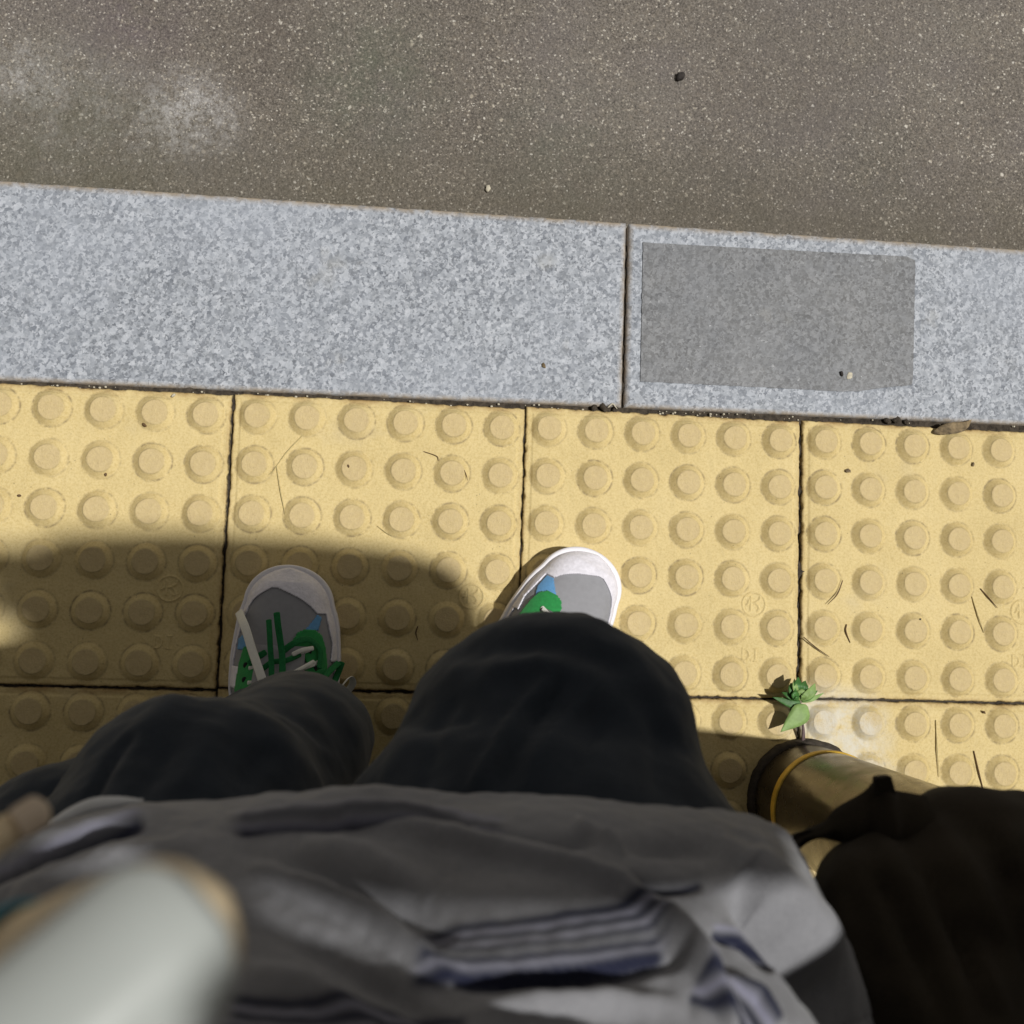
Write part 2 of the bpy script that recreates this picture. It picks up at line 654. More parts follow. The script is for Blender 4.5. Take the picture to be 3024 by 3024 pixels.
# bed of dark grit seen in the joints
nx, ny = 420, 260
xs = np.linspace(-1.05, .80, nx)
ys = np.linspace(-.80, .33, ny)
X, Y = np.meshgrid(xs, ys)
P = np.stack([X.ravel(), Y.ravel()], 1)
bz = -.0065 + .0022 * wob(P, .02, 3, 3) + .0035 * np.clip(wob(P, .07, 5, 2) - .35, 0, 1)
bed = grid_mesh("paving_bed", np.c_[P, bz], nx, ny, M_mortar)
tag(bed, kind='structure')


def granite_block(x0, x1, name="kerb_stone"):
    """one long kerb stone with softened, slightly chipped arrises"""
    n, k = int((x1 - x0) / .003), 70
    u = np.linspace(0, 1, n)
    v = np.linspace(0, 1, k)
    v = .5 - .5 * np.cos(np.pi * (.08 + .84 * v))
    v = (v - v[0]) / (v[-1] - v[0])
    U, Vv = np.meshgrid(u, v)
    x = x0 + (x1 - x0) * U
    yn = np.array([knear(a) for a in x.ravel()]).reshape(x.shape)
    yf = np.array([kfar(a) for a in x.ravel()]).reshape(x.shape)
    y = yn + (yf - yn) * Vv
    P = np.stack([x.ravel(), y.ravel()], 1)
    dn, df = (y - yn).ravel(), (yf - y).ravel()
    dx = np.minimum(x - x0, x1 - x).ravel()
    rr = np.minimum(np.minimum(dn, df * .6), dx)
    chip = np.clip(wob(P, .03, int(abs(x0) * 100) + 2, 3), 0, 1)
    z = -.0022 * np.clip(1 - rr / .0030, 0, 1) ** 2 - .0016 * chip * np.clip(1 - rr / .004, 0, 1)
    z += .0003 * wob(P, .02, 9)
    gr = np.maximum(np.clip(1 - df / .0075, 0, 1), .8 * np.clip(1 - np.minimum(dn, dx) / .005, 0, 1))
    top = np.c_[P, z]
    idx = np.arange(n * k).reshape(k, n)
    border = np.r_[idx[0], idx[1:, -1], idx[-1, -2::-1], idx[-2:0:-1, 0]]
    low = top[border].copy()
    low[:, 2] = ROADZ - .05
    Vt = np.vstack([top, low])
    q = np.stack([idx[:-1, :-1], idx[:-1, 1:], idx[1:, 1:], idx[1:, :-1]], -1).reshape(-1, 4)
    B = len(border)
    a = np.arange(B)
    side = np.stack([border[(a + 1) % B], border[a], n * k + a, n * k + (a + 1) % B], -1)
    o = quads(name, Vt, np.vstack([q, side]), M_gran)
    add_attr(o, "grime", np.r_[gr, np.ones(B)])
    return o


KJ = -.0455
k1 = granite_block(-1.05, KJ - .0016)
tag(k1, "long pale granite kerb stone without any patch on it", "kerb stone", "granite kerb stones along the road")
k2 = granite_block(KJ + .0016, .80)
tag(k2, "pale granite kerb stone carrying the dark grey rectangular patch", "kerb stone", "granite kerb stones along the road")

# worn film stuck to the kerb
fl = [(-.0284, .3323), (.27, .3388), (.2790, .3350), (.2795, .330), (.2770, .208), (.2758, .1945), (.245, .1900), (.215, .1838), (.1911, .1822), (.15, .1822), (.06, .1812), (-.0276, .1801)]
cx = np.array(fl).mean(0)
dense = []
for i in range(len(fl)):
    a, c = np.array(fl[i]), np.array(fl[(i + 1) % len(fl)])
    nseg = max(1, int(np.linalg.norm(c - a) / .002))
    for t in range(nseg):
        dense.append(a + (c - a) * t / nseg)
dense = np.array(dense)
dense += .0003 * np.stack([wob(dense, .012, 21), wob(dense, .012, 22)], 1)
n = len(dense)
V = np.vstack([np.c_[dense, np.full(n, .0012)], np.c_[dense, np.full(n, -.0006)]])
Fc = [tuple(range(n - 1, -1, -1))] + [(i, (i + 1) % n, n + (i + 1) % n, n + i) for i in range(n)]
film = mesh_obj("adhesive_film", V, Fc, M_film, smooth=False)
tag(film, "worn dark grey rectangular film stuck on the granite kerb", "sticker")

# ------------------------------------------------------------------ tactile tiles
TW, TH = .2984, .2965
P0 = .05


def tile_mesh(seed):
    n = 392
    u = np.linspace(-.5, .5, n)
    X, Y = np.meshgrid(u * TW, u * TH)
    x, y = X.ravel(), Y.ravel()
    P = np.stack([x, y], 1)
    r_ = np.random.default_rng(seed)
    z = np.zeros(len(x))
    top = np.zeros(len(x))
    ring = np.zeros(len(x))
    for i in range(6):
        for j in range(6):
            c = np.array([-.125 + i * P0, .125 - j * P0 + .0005])
            d = np.linalg.norm(P - c, axis=1)
            d = d * (1 + .012 * np.sin(np.arctan2(y - c[1], x - c[0]) * 3 + r_.uniform(0, 6)))
            h = .0058 * r_.uniform(.9, 1.03)
            e = np.clip((.0187 - d) / .0062, 0, 1)
            e = e * .92 + .08 * e * e * (3 - 2 * e)
            z = np.maximum(z, h * e)
            top = np.maximum(top, np.clip((.0129 - d) / .0007, 0, 1))
            ring = np.maximum(ring, np.exp(-((d - .0192) / .0011) ** 2) * r_.uniform(.45, 1))
            ring = np.maximum(ring, .45 * np.exp(-((d - .0128) / .0007) ** 2))  # thin dark line drawn along the rim of the cap
    # raised maker's mark: ring with the letter K, then the letters D.I
    def stroke(lines, o, s, w, hgt):
        dmin = np.full(len(x), 1.)
        for L in lines:
            L = np.asarray(L, float) * s + o
            if len(L) == 1:
                dd = np.linalg.norm(P - L[0], axis=1)
            else:
                dd, _, _ = polydist(P, L)
            dmin = np.minimum(dmin, dd)
        return hgt * np.clip((w - dmin) / .0006, 0, 1)
    th = np.linspace(0, 2 * math.pi, 40)
    ringl = [np.stack([np.cos(th), np.sin(th)], 1)]
    o = np.array([.100 - .0005, -.0505])
    k_ = [[(-.28, .62), (-.28, -.5)], [(.52, .62), (.50, .40), (.12, .14), (.38, -.12), (.48, -.45), (.30, -.52)],
          [(-.12, .1), (.1, .12)], [(-.45, .35), (-.48, .05), (-.62, -.05)]]
    mark = stroke(ringl, o, .0125, .0011, .0012)
    mark = np.maximum(mark, stroke(k_, o, .0125, .0012, .0012))
    o2 = np.array([.0985, -.1035])
    hh = .0062
    D = [[(-1.75, 1), (-1.75, -1)], [(-1.75, 1), (-1.0, .85), (-.6, .3), (-.6, -.3), (-1.0, -.85), (-1.75, -1)],
         [(-.15, -.95)], [(.55, 1), (.55, -1)], [(.25, 1), (.85, 1)], [(.25, -1), (.85, -1)], [(1.9, -.3)]]
    mark = np.maximum(mark, stroke(D, o2, hh, .0010, .0011))
    z = np.maximum(z, mark)
    de = np.minimum(np.minimum(x + TW / 2, TW / 2 - x), np.minimum(y + TH / 2, TH / 2 - y))
    ch = np.clip(wob(P, .035, seed + 40, 4) + .15, 0, 1)
    z -= .0022 * np.clip(1 - de / .0018, 0, 1) ** 1.5 + .004 * np.clip(ch - .35, 0, 1) * np.clip(1 - de / .0030, 0, 1)
    # shallow bevel strip beside the joint
    z -= .0010 * np.clip((.0085 - de) / .002, 0, 1)
    z += .00022 * wob(P, .016, seed, 3) + .0004 * wob(P, .12, seed + 9, 2)
    # ragged outline
    k = np.clip(1 - de / .004, 0, 1)
    x2 = x - np.sign(x) * k * .0011 * np.clip(wob(P, .018, seed + 3, 4), -.2, 1)
    y2 = y - np.sign(y) * k * .0011 * np.clip(wob(P, .018, seed + 4, 4), -.2, 1)
    edge = np.clip(1 - (TH / 2 - y) / .007, 0, 1) * .9
    edge = np.maximum(edge, .55 * np.clip(1 - de / .005, 0, 1))
    idx = np.arange(n * n).reshape(n, n)
    q = np.stack([idx[:-1, :-1], idx[:-1, 1:], idx[1:, 1:], idx[1:, :-1]], -1).reshape(-1, 4)
    border = np.r_[idx[0], idx[1:, -1], idx[-1, -2::-1], idx[-2:0:-1, 0]]
    topv = np.stack([x2, y2, z], 1)
    low = topv[border].copy()
    low[:, 2] = -.03
    B = len(border)
    a = np.arange(B)
    side = np.stack([border[(a + 1) % B], border[a], n * n + a, n * n + (a + 1) % B], -1)
    o_ = quads("tactile_tile", np.vstack([topv, low]), np.vstack([q, side]), M_tile)
    for nm, v, tail in (("top", top, 0), ("ring", ring, 0), ("edge", edge, 1), ("lip", np.clip(1 - de / .0011, 0, 1), 1)):
        add_attr(o_, nm, np.r_[v, np.full(B, tail)])
    return o_


protos = [tile_mesh(11), tile_mesh(23), tile_mesh(37)]
G_T = "yellow tactile paving tiles"
spots = [  # column, row, dx, dy, rot, label
    (-2, 0, .0060, -.0076, .0055, "yellow dimpled tile left of both shoes, half in shadow"),
    (-1, 0, .0040, -.0042, .0045, "yellow dimpled tile under the shaded shoe with the white cord lace"),
    (0, 0, .0010, -.0012, .0015, "yellow dimpled tile under the sunlit shoe without shadow on its right half"),
    (1, 0, -.0002, .0012, .0035, "fully lit yellow dimpled tile in the kerb row, below the dry leaf"),
    (-2, 1, .0075, -.3060, .005, "shaded yellow dimpled tile at the left, away from kerb and partly under the trousers"),
    (-1, 1, .0055, -.3026, .004, "dark yellow tile glimpsed in the gap between the two trouser legs"),
    (0, 1, .0013, -.2995, .002, "yellow dimpled tile between the trouser leg and the weed, shaded by the bollard"),
    (1, 1, .0005, -.2972, .003, "yellow dimpled tile at the foot of the bollard, right of the weed"),
]
used = set()
for n_, (c, r, dx, dy, ro, lab) in enumerate(spots):
    pi = n_ % 3
    if pi not in used:
        o = protos[pi]
        used.add(pi)
    else:
        o = protos[pi].copy()
        COL.objects.link(o)
    o.location = (c * .3023 + dx, dy, 0)
    o.rotation_euler = (0, 0, ro)
    tag(o, lab, "paving tile", G_T)
# the same paving going on outside the picture
ext = []
for c, r in [(-3, 0), (2, 0), (-3, 1), (2, 1)]:
    o = protos[(c + r) % 3].copy()
    COL.objects.link(o)
    o.name = "pavement"
    o.location = (c * .3032 + .004, -r * .2985 + (.004 if c > 0 else -.009), 0)
    for k in ('label', 'category', 'group'):
        if k in o:
            del o[k]
    tag(o, kind='structure')
sheet("footway", [(-12, -.456), (12, -.456), (12, -14), (-12, -14)], -.002, M_conc)
sheet("footway", [(-12, .32), (-1.06, .32), (-1.06, -.455), (-12, -.455)], -.003, M_conc)
sheet("footway", [(.765, .32), (12, .32), (12, -.455), (.765, -.455)], -.003, M_conc)

# ------------------------------------------------------------------ bollard
BX, BY = .159, -.2524


def lathe(prof, n=72):
    th = np.linspace(0, 2 * math.pi, n, endpoint=False)
    V = np.vstack([np.stack([r * np.cos(th), r * np.sin(th), np.full(n, z)], 1) for r, z in prof])
    Fc = []
    for j in range(len(prof) - 1):
        for i in range(n):
            i2 = (i + 1) % n
            Fc.append((j * n + i, j * n + i2, (j + 1) * n + i2, (j + 1) * n + i))
    return V, Fc


def steel_material():
    mt, nt, b = material("bronze_steel", .24)
    g = NT(nt)
    c = g.ramp(g.noise(16, 4, .6), [(.3, (.10, .08, .055)), (.7, (.15, .124, .088))])
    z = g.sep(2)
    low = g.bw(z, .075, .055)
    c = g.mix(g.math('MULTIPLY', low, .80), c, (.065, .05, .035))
    # scuffs and a dull green rub mark
    sc = g.bw(g.noise(60, 5, .8), .60, .68)
    c = g.mix(g.math('MULTIPLY', sc, .4), c, (.11, .09, .06))
    c = g.mix(g.math('MULTIPLY', g.spot((-.03, .05, .16), .05), g.bw(g.noise(50, 3, .7), .48, .58)), c, (.075, .085, .03))
    g.link(c, b.inputs["Base Color"])
    b.inputs["Metallic"].default_value = .7
    b.inputs["Specular IOR Level"].default_value = .5
    g.link(g.bw(g.noise(30, 4, .6), .3, .7, .16, .40), b.inputs["Roughness"])
    g.link(g.bump(g.noise(140, 3, .6), .1, .0008), b.inputs["Normal"])
    return mt


M_steel = steel_material()
M_ygold = plain("yellow_band", (.58, .36, .045), .5, .25, 90, .2)
bol = empty("bollard", (BX, BY, 0))
tag(bol, "round bronze steel bollard with thin yellow band rising beside the weed", "bollard")
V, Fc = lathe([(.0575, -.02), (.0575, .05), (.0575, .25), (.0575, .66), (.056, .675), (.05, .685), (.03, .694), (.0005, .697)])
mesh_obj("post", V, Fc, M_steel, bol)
V, Fc = lathe([(.0565, .0560), (.0586, .0563), (.0589, .0580), (.0589, .0650), (.0586, .0667), (.0565, .067)])
mesh_obj("band", V, Fc, M_ygold, bol)
prof = [(.0630, -.01), (.0632, .0035), (.0618, .0065), (.0596, .0085), (.0570, .009)]
V, Fc = lathe(prof, 120)
V = V + np.c_[V[:, :2] / np.linalg.norm(V[:, :2], axis=1)[:, None] * (.0013 * wob(V, .02, 4))[:, None], np.zeros(len(V))]
mesh_obj("base_sealant", V, Fc, plain("black_sealant", (.045, .036, .028), .8, .5, 120, .6, 300, .002), bol)
# pale cement smear at its foot
sm = []
for i in range(60):
    a = i / 60 * 2 * math.pi
    rr = .072 + .012 * math.sin(a * 2 + .6) + .005 * math.sin(a * 7) + (.030 if .1 < a < 2.0 else 0) * math.sin(max(0, min(1, (a - .1) / 1.9)) * math.pi)
    sm.append((rr * math.cos(a), rr * math.sin(a)))

# ------------------------------------------------------------------ weed
weed = empty("weed", (.1553, -.186, 0))
tag(weed, "small green weed with pointed leaves growing beside the bollard", "weed")


def local(p, o):
    return np.asarray(p) - np.array(o.location)


def leaf_blade(path, width, mat, name="leaf", parent=None, fold=.25, nrm=(0, 0, 1), teeth=0., curl=0.):
    path = spline(np.asarray(path, float), 18)
    T = np.gradient(path, axis=0)
    T /= np.linalg.norm(T, axis=1)[:, None]
    t = np.linspace(0, 1, 18)
    w = width * (np.sin(np.pi * np.clip(t * .96 + .035, 0, 1)) ** .95) * (1.2 - .5 * t)
    if teeth:
        w = w * (1 + teeth * np.abs(np.sin(t * 22)))
    V = []
    for p, d, ww in zip(path, T, w):
        s = np.cross(d, nrm)
        s /= np.linalg.norm(s) + 1e-9
        up = np.cross(s, d)
        for k in (-1, -.5, 0, .5, 1):
            V.append(p + s * ww * k + up * (abs(k) * ww * fold - curl * k * k * ww))
    V = np.array(V)
    Fc = []
    for j in range(17):
        for i in range(4):
            Fc.append((j * 5 + i, j * 5 + i + 1, (j + 1) * 5 + i + 1, (j + 1) * 5 + i))
    if parent is not None:
        V = V - np.array(parent.location)
    o = mesh_obj(name, V, Fc, mat, parent)
    s = o.modifiers.new("thick", 'SOLIDIFY')
    s.thickness = .0004
    return o


top = W(1508, 1318, .020)
base = W(1514, 1399, .004)
V, Fc = tube([base, W(1515, 1375, .012), W(1512, 1345, .017), top], [.0017, .0013, .0011, .0009], 8, 16)
mesh_obj("stem", V - np.array(weed.location), Fc, M_stem, weed)
V, Fc = tube([base + (.002, .001, 0), W(1517, 1376, .010), W(1512, 1350, .015)], [.0011, .0008, .0006], 8, 12)
mesh_obj("stem", V - np.array(weed.location), Fc, M_stem, weed)
leafs = [  # px path at heights, width, material
    ([(1522, 1331, 0.0218), (1507, 1350, 0.0245), (1473, 1381, 0.0227)], .0105, M_leaf2, .15),
    ([(1510, 1325, 0.0209), (1494, 1327, 0.0218), (1457, 1315, 0.0200)], .0060, M_leaf, .25),
    ([(1506, 1322, 0.0222), (1496, 1302, 0.0281), (1492, 1288, 0.0245)], .0062, M_leaf, .35),
    ([(1508, 1320, 0.0227), (1506, 1296, 0.0299), (1506, 1277, 0.0254)], .0062, M_leaf, .35),
    ([(1510, 1320, 0.0227), (1517, 1296, 0.0281), (1520, 1284, 0.0227)], .0052, M_leaf, .35),
    ([(1512, 1322, 0.0218), (1530, 1306, 0.0254), (1538, 1289, 0.0218)], .0055, M_leaf2, .3),
    ([(1512, 1323, 0.0214), (1528, 1312, 0.0245), (1543, 1303, 0.0218)], .0045, M_leaf, .3),
    ([(1512, 1325, 0.0200), (1534, 1318, 0.0222), (1555, 1307, 0.0182)], .0028, M_leaf2, .3),
    ([(1505, 1322, 0.0227), (1490, 1313, 0.0268), (1475, 1306, 0.0245)], .0040, M_leaf, .3),
    ([(1508, 1326, 0.0182), (1498, 1340, 0.0173), (1494, 1356, 0.0137)], .0055, M_leaf, .3),
    ([(1510, 1322, 0.0245), (1512, 1308, 0.0299), (1524, 1318, 0.0290)], .0055, M_leaf2, .2),
    ([(1508, 1322, 0.0245), (1500, 1312, 0.0317), (1499, 1322, 0.0299)], .005, M_leaf, .2),
    ([(1507, 1322, .022), (1500, 1296, .031), (1499, 1280, .024)], .0034, M_leaf2, .3),
    ([(1511, 1322, .024), (1520, 1312, .031), (1530, 1296, .028)], .0040, M_leaf2, .25),
]
for pts, w, mt, fold in leafs:
    leaf_blade([W(*p) for p in pts], w * (1 if mt is M_leaf2 and w > .01 else .85), mt, "leaf", weed, fold, teeth=.06, curl=.1)

# ------------------------------------------------------------------ litter on the paving
def px1(x, y): return (x * .3387, y * .3387 + 703)
def px2(x, y): return (x * .3387 + 639, y * .3387 + 703)
def px3(x, y): return (x * .3387 + 1278, y * .3387 + 703)
def px6(x, y): return (x * .3387 + 1278, y * .3387 + 1278)


def sliver(paths, rad, mat, label, cat, group, name, z=.0010):
    parts = []
    for pth in paths:
        pp = [W(a, b, z + (.0005 if 0 < i < len(pth) - 1 else 0)) for i, (a, b) in enumerate(pth)]
        if len(pp) == 2:
            pp.insert(1, (pp[0] + pp[1]) / 2 + np.array([0, 0, .0004]))
        parts.append(tube(pp, [rad * .8, rad, rad * .45], 6, 14))
    c = np.array(W(*paths[0][0], 0))
    V, Fc = merge(parts)
    o = mesh_obj(name, V - c, Fc, mat, None, True, c)
    tag(o, label, cat, group)
    return o


GN = "dry needles and straws on the yellow tiles"
sliver([[px1(1695, 340), px1(1600, 440), px1(1540, 520)], [px1(1540, 520), px1(1510, 560), px1(1445, 578)], [px1(1540, 520), px1(1562, 660), px1(1590, 800)]], .0006, M_straw, "forked pale straw lying above the shaded shoe", "straw", GN, "dry_straw")
sliver([[px2(475, 440), px2(545, 465), px2(555, 490)]], .0005, M_brown, "tiny bent brown needle against a dimple above the two shoes", "needle", GN, "dry_needle")
sliver([[px2(700, 545), px2(712, 575), px2(718, 600)]], .0005, M_brown, "shortest brown needle, curved on the side of a dimple", "needle", GN, "dry_needle", .005)
sliver([[px2(440, 1415), px2(430, 1450), px2(440, 1490)]], .0007, M_brown, "dark needle in the shade between the two shoes", "needle", GN, "dry_needle")
sliver([[px2(215, 855), px2(262, 890), px2(300, 912)]], .0005, M_straw, "curled pale fibre just above the shadow edge between the shoes", "fibre", GN, "dry_straw")
sliver([[px3(920, 1160), px3(890, 1235), px3(838, 1290)]], .0007, M_brown, "curved brown needle at the left edge of the fully lit tile", "needle", GN, "dry_needle", .003)
sliver([[px3(1690, 1205), px3(1735, 1255), px3(1782, 1310)]], .0007, M_brown, "straight brown needle beside a longer straw, near the right edge", "needle", GN, "dry_needle")
sliver([[px3(1642, 1250), px3(1675, 1355), px3(1708, 1450)]], .0007, M_straw, "long pale straw left of a straight brown needle near the right edge", "straw", GN, "dry_straw")
sliver([[px3(705, 1475), px3(770, 1530), px3(845, 1582)]], .0007, M_brown, "slanting brown needle touching the tile joint above the weed", "needle", GN, "dry_needle", .003)
sliver([[px3(942, 1405), px3(938, 1440), px3(962, 1503)]], .0009, M_brown, "brown needle with a thick bent head, right of the tile joint", "needle", GN, "dry_needle")
sliver([[px6(1440, 240), px6(1447, 400), px6(1458, 555)]], .0007, M_straw, "upright thin straw in the second tile row, left of its twin", "straw", GN, "dry_straw")
sliver([[px6(1652, 412), px6(1680, 530), px6(1708, 640)]], .0008, M_brown, "dark straw running down to the top of the black bag", "straw", GN, "dry_straw")
sliver([[(1148, 768), (1156, 762), (1164, 771)]], .0009, M_pebble, "pale splinter lying in the joint at the kerb stones' seam", "splinter", GN, "dry_straw", .001)


def crumb(px, z, size, mat, label, cat="crumb", name="crumb", group="crumbs of dirt and stone", seed=0, flat=.55):
    r_ = np.random.default_rng(seed)
    V, Fc = ellipsoid((0, 0, 0), (size, size * .7, size * flat), None, 12, 8)
    V = V * (1 + .3 * wob(V / size, 1.2, seed, 2))[:, None]
    a = r_.uniform(0, 6)
    V = V @ np.array([[math.cos(a), -math.sin(a), 0], [math.sin(a), math.cos(a), 0], [0, 0, 1]]).T
    c = W(*px, z)
    V[:, 2] -= V[:, 2].min() + .0003
    o = mesh_obj(name, V, Fc, mat, None, True, c)
    tag(o, label, cat, group)
    return o


crumb(px3(950, 548), .001, .0034, M_dryleaf, "torn brown leaf flake right of a tile joint on the lit tile", "leaf flake", "leaf_flake", seed=1, flat=.2)
crumb(px3(1648, 512), .001, .0022, M_dryleaf, "brown flake between the upper dimples near the right edge", "leaf flake", "leaf_flake", seed=2, flat=.3)
crumb(px3(1350, 1375), .0050, .0016, M_dark, "dark speck lying on top of a dimple of the fully lit tile", seed=3)
crumb(px1(805, 292), .001, .0024, M_brown, "dark crumb below the kerb joint, upper of two on the left tile", seed=4)
crumb(px1(590, 565), .001, .0022, M_brown, "dark crumb at the edge of a dimple, lower of two on the left tile", seed=5)
crumb(px1(108, 685), .001, .0019, M_brown, "dark crumb nearest the left edge of the picture", seed=6)
crumb(px1(967, 128), .001, .0022, M_pebble, "pale grey grain beside the kerb joint on the left tile", seed=7)
crumb(px2(55, 522), .0050, .0016, M_brown, "dark crumb on top of a dimple right of the forked straw", seed=8)
crumb(px2(1212, 606), .003, .0018, M_dark, "dark crumb on a dimple right of the middle tile joint", seed=9)
crumb(px6(1705, 195), .001, .0020, M_brown, "brown crumb in the second tile row below the long joint", seed=10)
crumb((1283, 147), ROADZ, .0068, M_dark, "dark pebble lying alone on the asphalt", "pebble", "pebble", seed=11)
crumb((920, 357), ROADZ, .0042, M_pebble, "pale pebble on the asphalt near the kerb", "pebble", "pebble", seed=12)
crumb((1026, 690), .0, .0032, M_dryleaf, "small brown flake lying on the granite left of the stone joint", "leaf flake", "leaf_flake", seed=13, flat=.3)
crumb((1587, 705), .0012, .0026, M_dark, "black crumb on the lower edge of the grey film", seed=14)
crumb((1603, 709), .0012, .0044, M_pebble, "flattened pale blob on the lower edge of the grey film", "spot", "gum_spot", seed=15, flat=.12)
for i, (px, sz) in enumerate([((1120, 770), .0045), ((1138, 769), .0055), ((1160, 773), .004), ((1672, 793), .0045), ((1690, 793), .0055), ((1708, 796), .004)]):
    o = crumb(px, -.004, sz, M_mortar, "dark clump of grit in the kerb joint " + ("by the seam of the two kerb stones" if i < 3 else "left of the dry leaf"), "grit clump", "grit_clump", "grit clumps in the kerb joint", seed=30 + i, flat=.4)
# loose pale grains caught in the joint
gp = []
for i in range(90):
    x = rng.uniform(-.68, .40)
    if rng.random() < .55:
        x = rng.choice([-.62, -.60, -.42, -.29, -.15, .01, .03, .075]) + rng.normal() * .018
    y = (knear(x) + (knear(x) - .0065)) / 2 + rng.uniform(-.003, .002)
    s = rng.uniform(.0005, .0017)
    v, f = ellipsoid((x, y, -.0045 + s), (s, s * .8, s * .7), None, 6, 5)
    gp.append((v, f))
V, Fc = merge(gp)
tag(mesh_obj("joint_grit", V, Fc, M_pebble), "pale sand grains caught in the dark kerb joint", "grit", kind='stuff')

# curled dry leaf over the joint
a, c = np.array(px3(1425, 335)), np.array(px3(1640, 262))
mid = (a + c) / 2
lf = leaf_blade([W(*a, .002), W(*px3(1500, 315), .006), W(*px3(1590, 300), .006), W(*c, .003)], .0060, M_dryleaf, "dry_leaf", None, .15, teeth=.1, curl=-.1)
tag(lf, "curled brown dry leaf lying across the kerb joint", "leaf")

# ------------------------------------------------------------------ person
def tb(path, rad, **k):
    return tube(path, rad, **k)


TH0 = WD(285, 1800, .128)                                  # thumb tip
thumb = [(-.372, -.150, .885), WD(-180, 2230, .128), WD(60, 2000, .121), TH0]
index_ = [(-.385, -.128, .862), WD(-150, 1930, .185), WD(80, 1818, .165), WD(255, 1722, .157)]
pinky = [(-.424, -.135, .815), WD(-260, 1720, .220), WD(-20, 1588, .232), WD(62, 1537, .238)]
mid_ = [(-.398, -.120, .850), (-.383, -.098, .835), (-.392, -.093, .81), (-.405, -.105, .802)]
ring_ = [(-.412, -.124, .834), (-.395, -.100, .812), (-.403, -.096, .79), (-.415, -.108, .784)]
body_parts = [
    tb([(-.29, -.47, .50), (-.29, -.45, .62), (-.29, -.43, .78), (-.29, -.40, .95), (-.29, -.37, 1.07)], [.125, .125, .12, .13, .10], m_=20, flat=(1.15, .8), hint=(0, 1, 0)),
    tb([(-.12, -.37, 1.06), (-.29, -.37, 1.075), (-.46, -.37, 1.06)], [.055, .07, .055], m_=12),
    tb([(-.29, -.37, 1.08), (-.29, -.34, 1.17)], [.055, .052], m_=6),
    ellipsoid((-.29, -.31, 1.30), (.076, .098, .112)),
    ellipsoid((-.29, -.252, 1.245), (.052, .052, .055)),
    tb([(-.29, -.208, 1.305), (-.29, -.197, 1.275), (-.29, -.205, 1.268)], [.010, .014, .012], m_=6, n=12),
    ellipsoid((-.367, -.315, 1.29), (.010, .020, .032)), ellipsoid((-.213, -.315, 1.29), (.010, .020, .032)),
    # right arm and hand raised behind the lens
    tb([(-.10, -.36, 1.05), (.02, -.26, .90), (.075, -.125, .77)], [.055, .048, .042], m_=12),
    tb([(.075, -.125, .77), (-.02, -.102, .95), (-.10, -.112, 1.095)], [.042, .038, .027], m_=12),
    tb([(-.10, -.112, 1.095), (-.132, -.110, 1.125), (-.158, -.108, 1.14)], [.027, .036, .032], m_=8, flat=(1.15, .6)),
] + [tb([(-.155, -.108 + k, 1.14), (-.187, -.108 + k, 1.15), (-.203, -.108 + k, 1.137)], [.0085, .0078, .0066], m_=8, n=12) for k in (-.030, -.010, .010, .029)] + [
    tb([(-.13, -.150, 1.12), (-.155, -.166, 1.112), (-.175, -.164, 1.108)], [.011, .010, .0085], m_=8, n=12),
    # left arm and hand under the lens
    tb([(-.48, -.36, 1.05), (-.545, -.36, .90), (-.55, -.31, .76)], [.055, .048, .042], m_=12),
    tb([(-.55, -.31, .76), (-.51, -.24, .80), (-.455, -.175, .842)], [.042, .038, .026], m_=12),
    tb([(-.455, -.175, .842), (-.425, -.152, .852), (-.400, -.132, .852)], [.026, .034, .030], m_=8, flat=(.62, 1.2), hint=(0, 0, 1)),
    tb(thumb, [.014, .0135, .0118, .0112], m_=18, n=20),
    tb(index_, [.0105, .0098, .0090, .0078], m_=18, n=16),
    tb(mid_, [.0105, .0098, .009, .008], m_=16, n=16),
    tb(ring_, [.0100, .0092, .0085, .0075], m_=16, n=16),
    tb(pinky, [.0090, .0068, .0046, .0037], m_=16, n=16),
    # legs inside the trousers
    tb([(-.215, -.46, .53), (-.21, -.30, .54), (-.196, -.155, .515)], [.085, .075, .055], m_=10),
    tb([(-.196, -.155, .515), (-.175, -.175, .30), (-.135, -.20, .09)], [.052, .052, .037], m_=10),
    tb([(-.385, -.46, .53), (-.38, -.30, .53), (-.374, -.190, .500)], [.085, .072, .048], m_=10),
    tb([(-.372, -.190, .495), (-.352, -.175, .33), (-.388, -.20, .09)], [.044, .040, .035], m_=10),
    tb([(-.135, -.20, .09), (-.125, -.165, .06)], [.036, .034], m_=4),
    tb([(-.388, -.20, .09), (-.388, -.165, .06)], [.036, .034], m_=4),
]
bv, bq, _ = fuse(body_parts, .0032, 4)
person = quads("person", bv, bq, M_skin)
tag(person, "seated person seen from above in grey striped shirt, dark trousers and sneakers", "person")

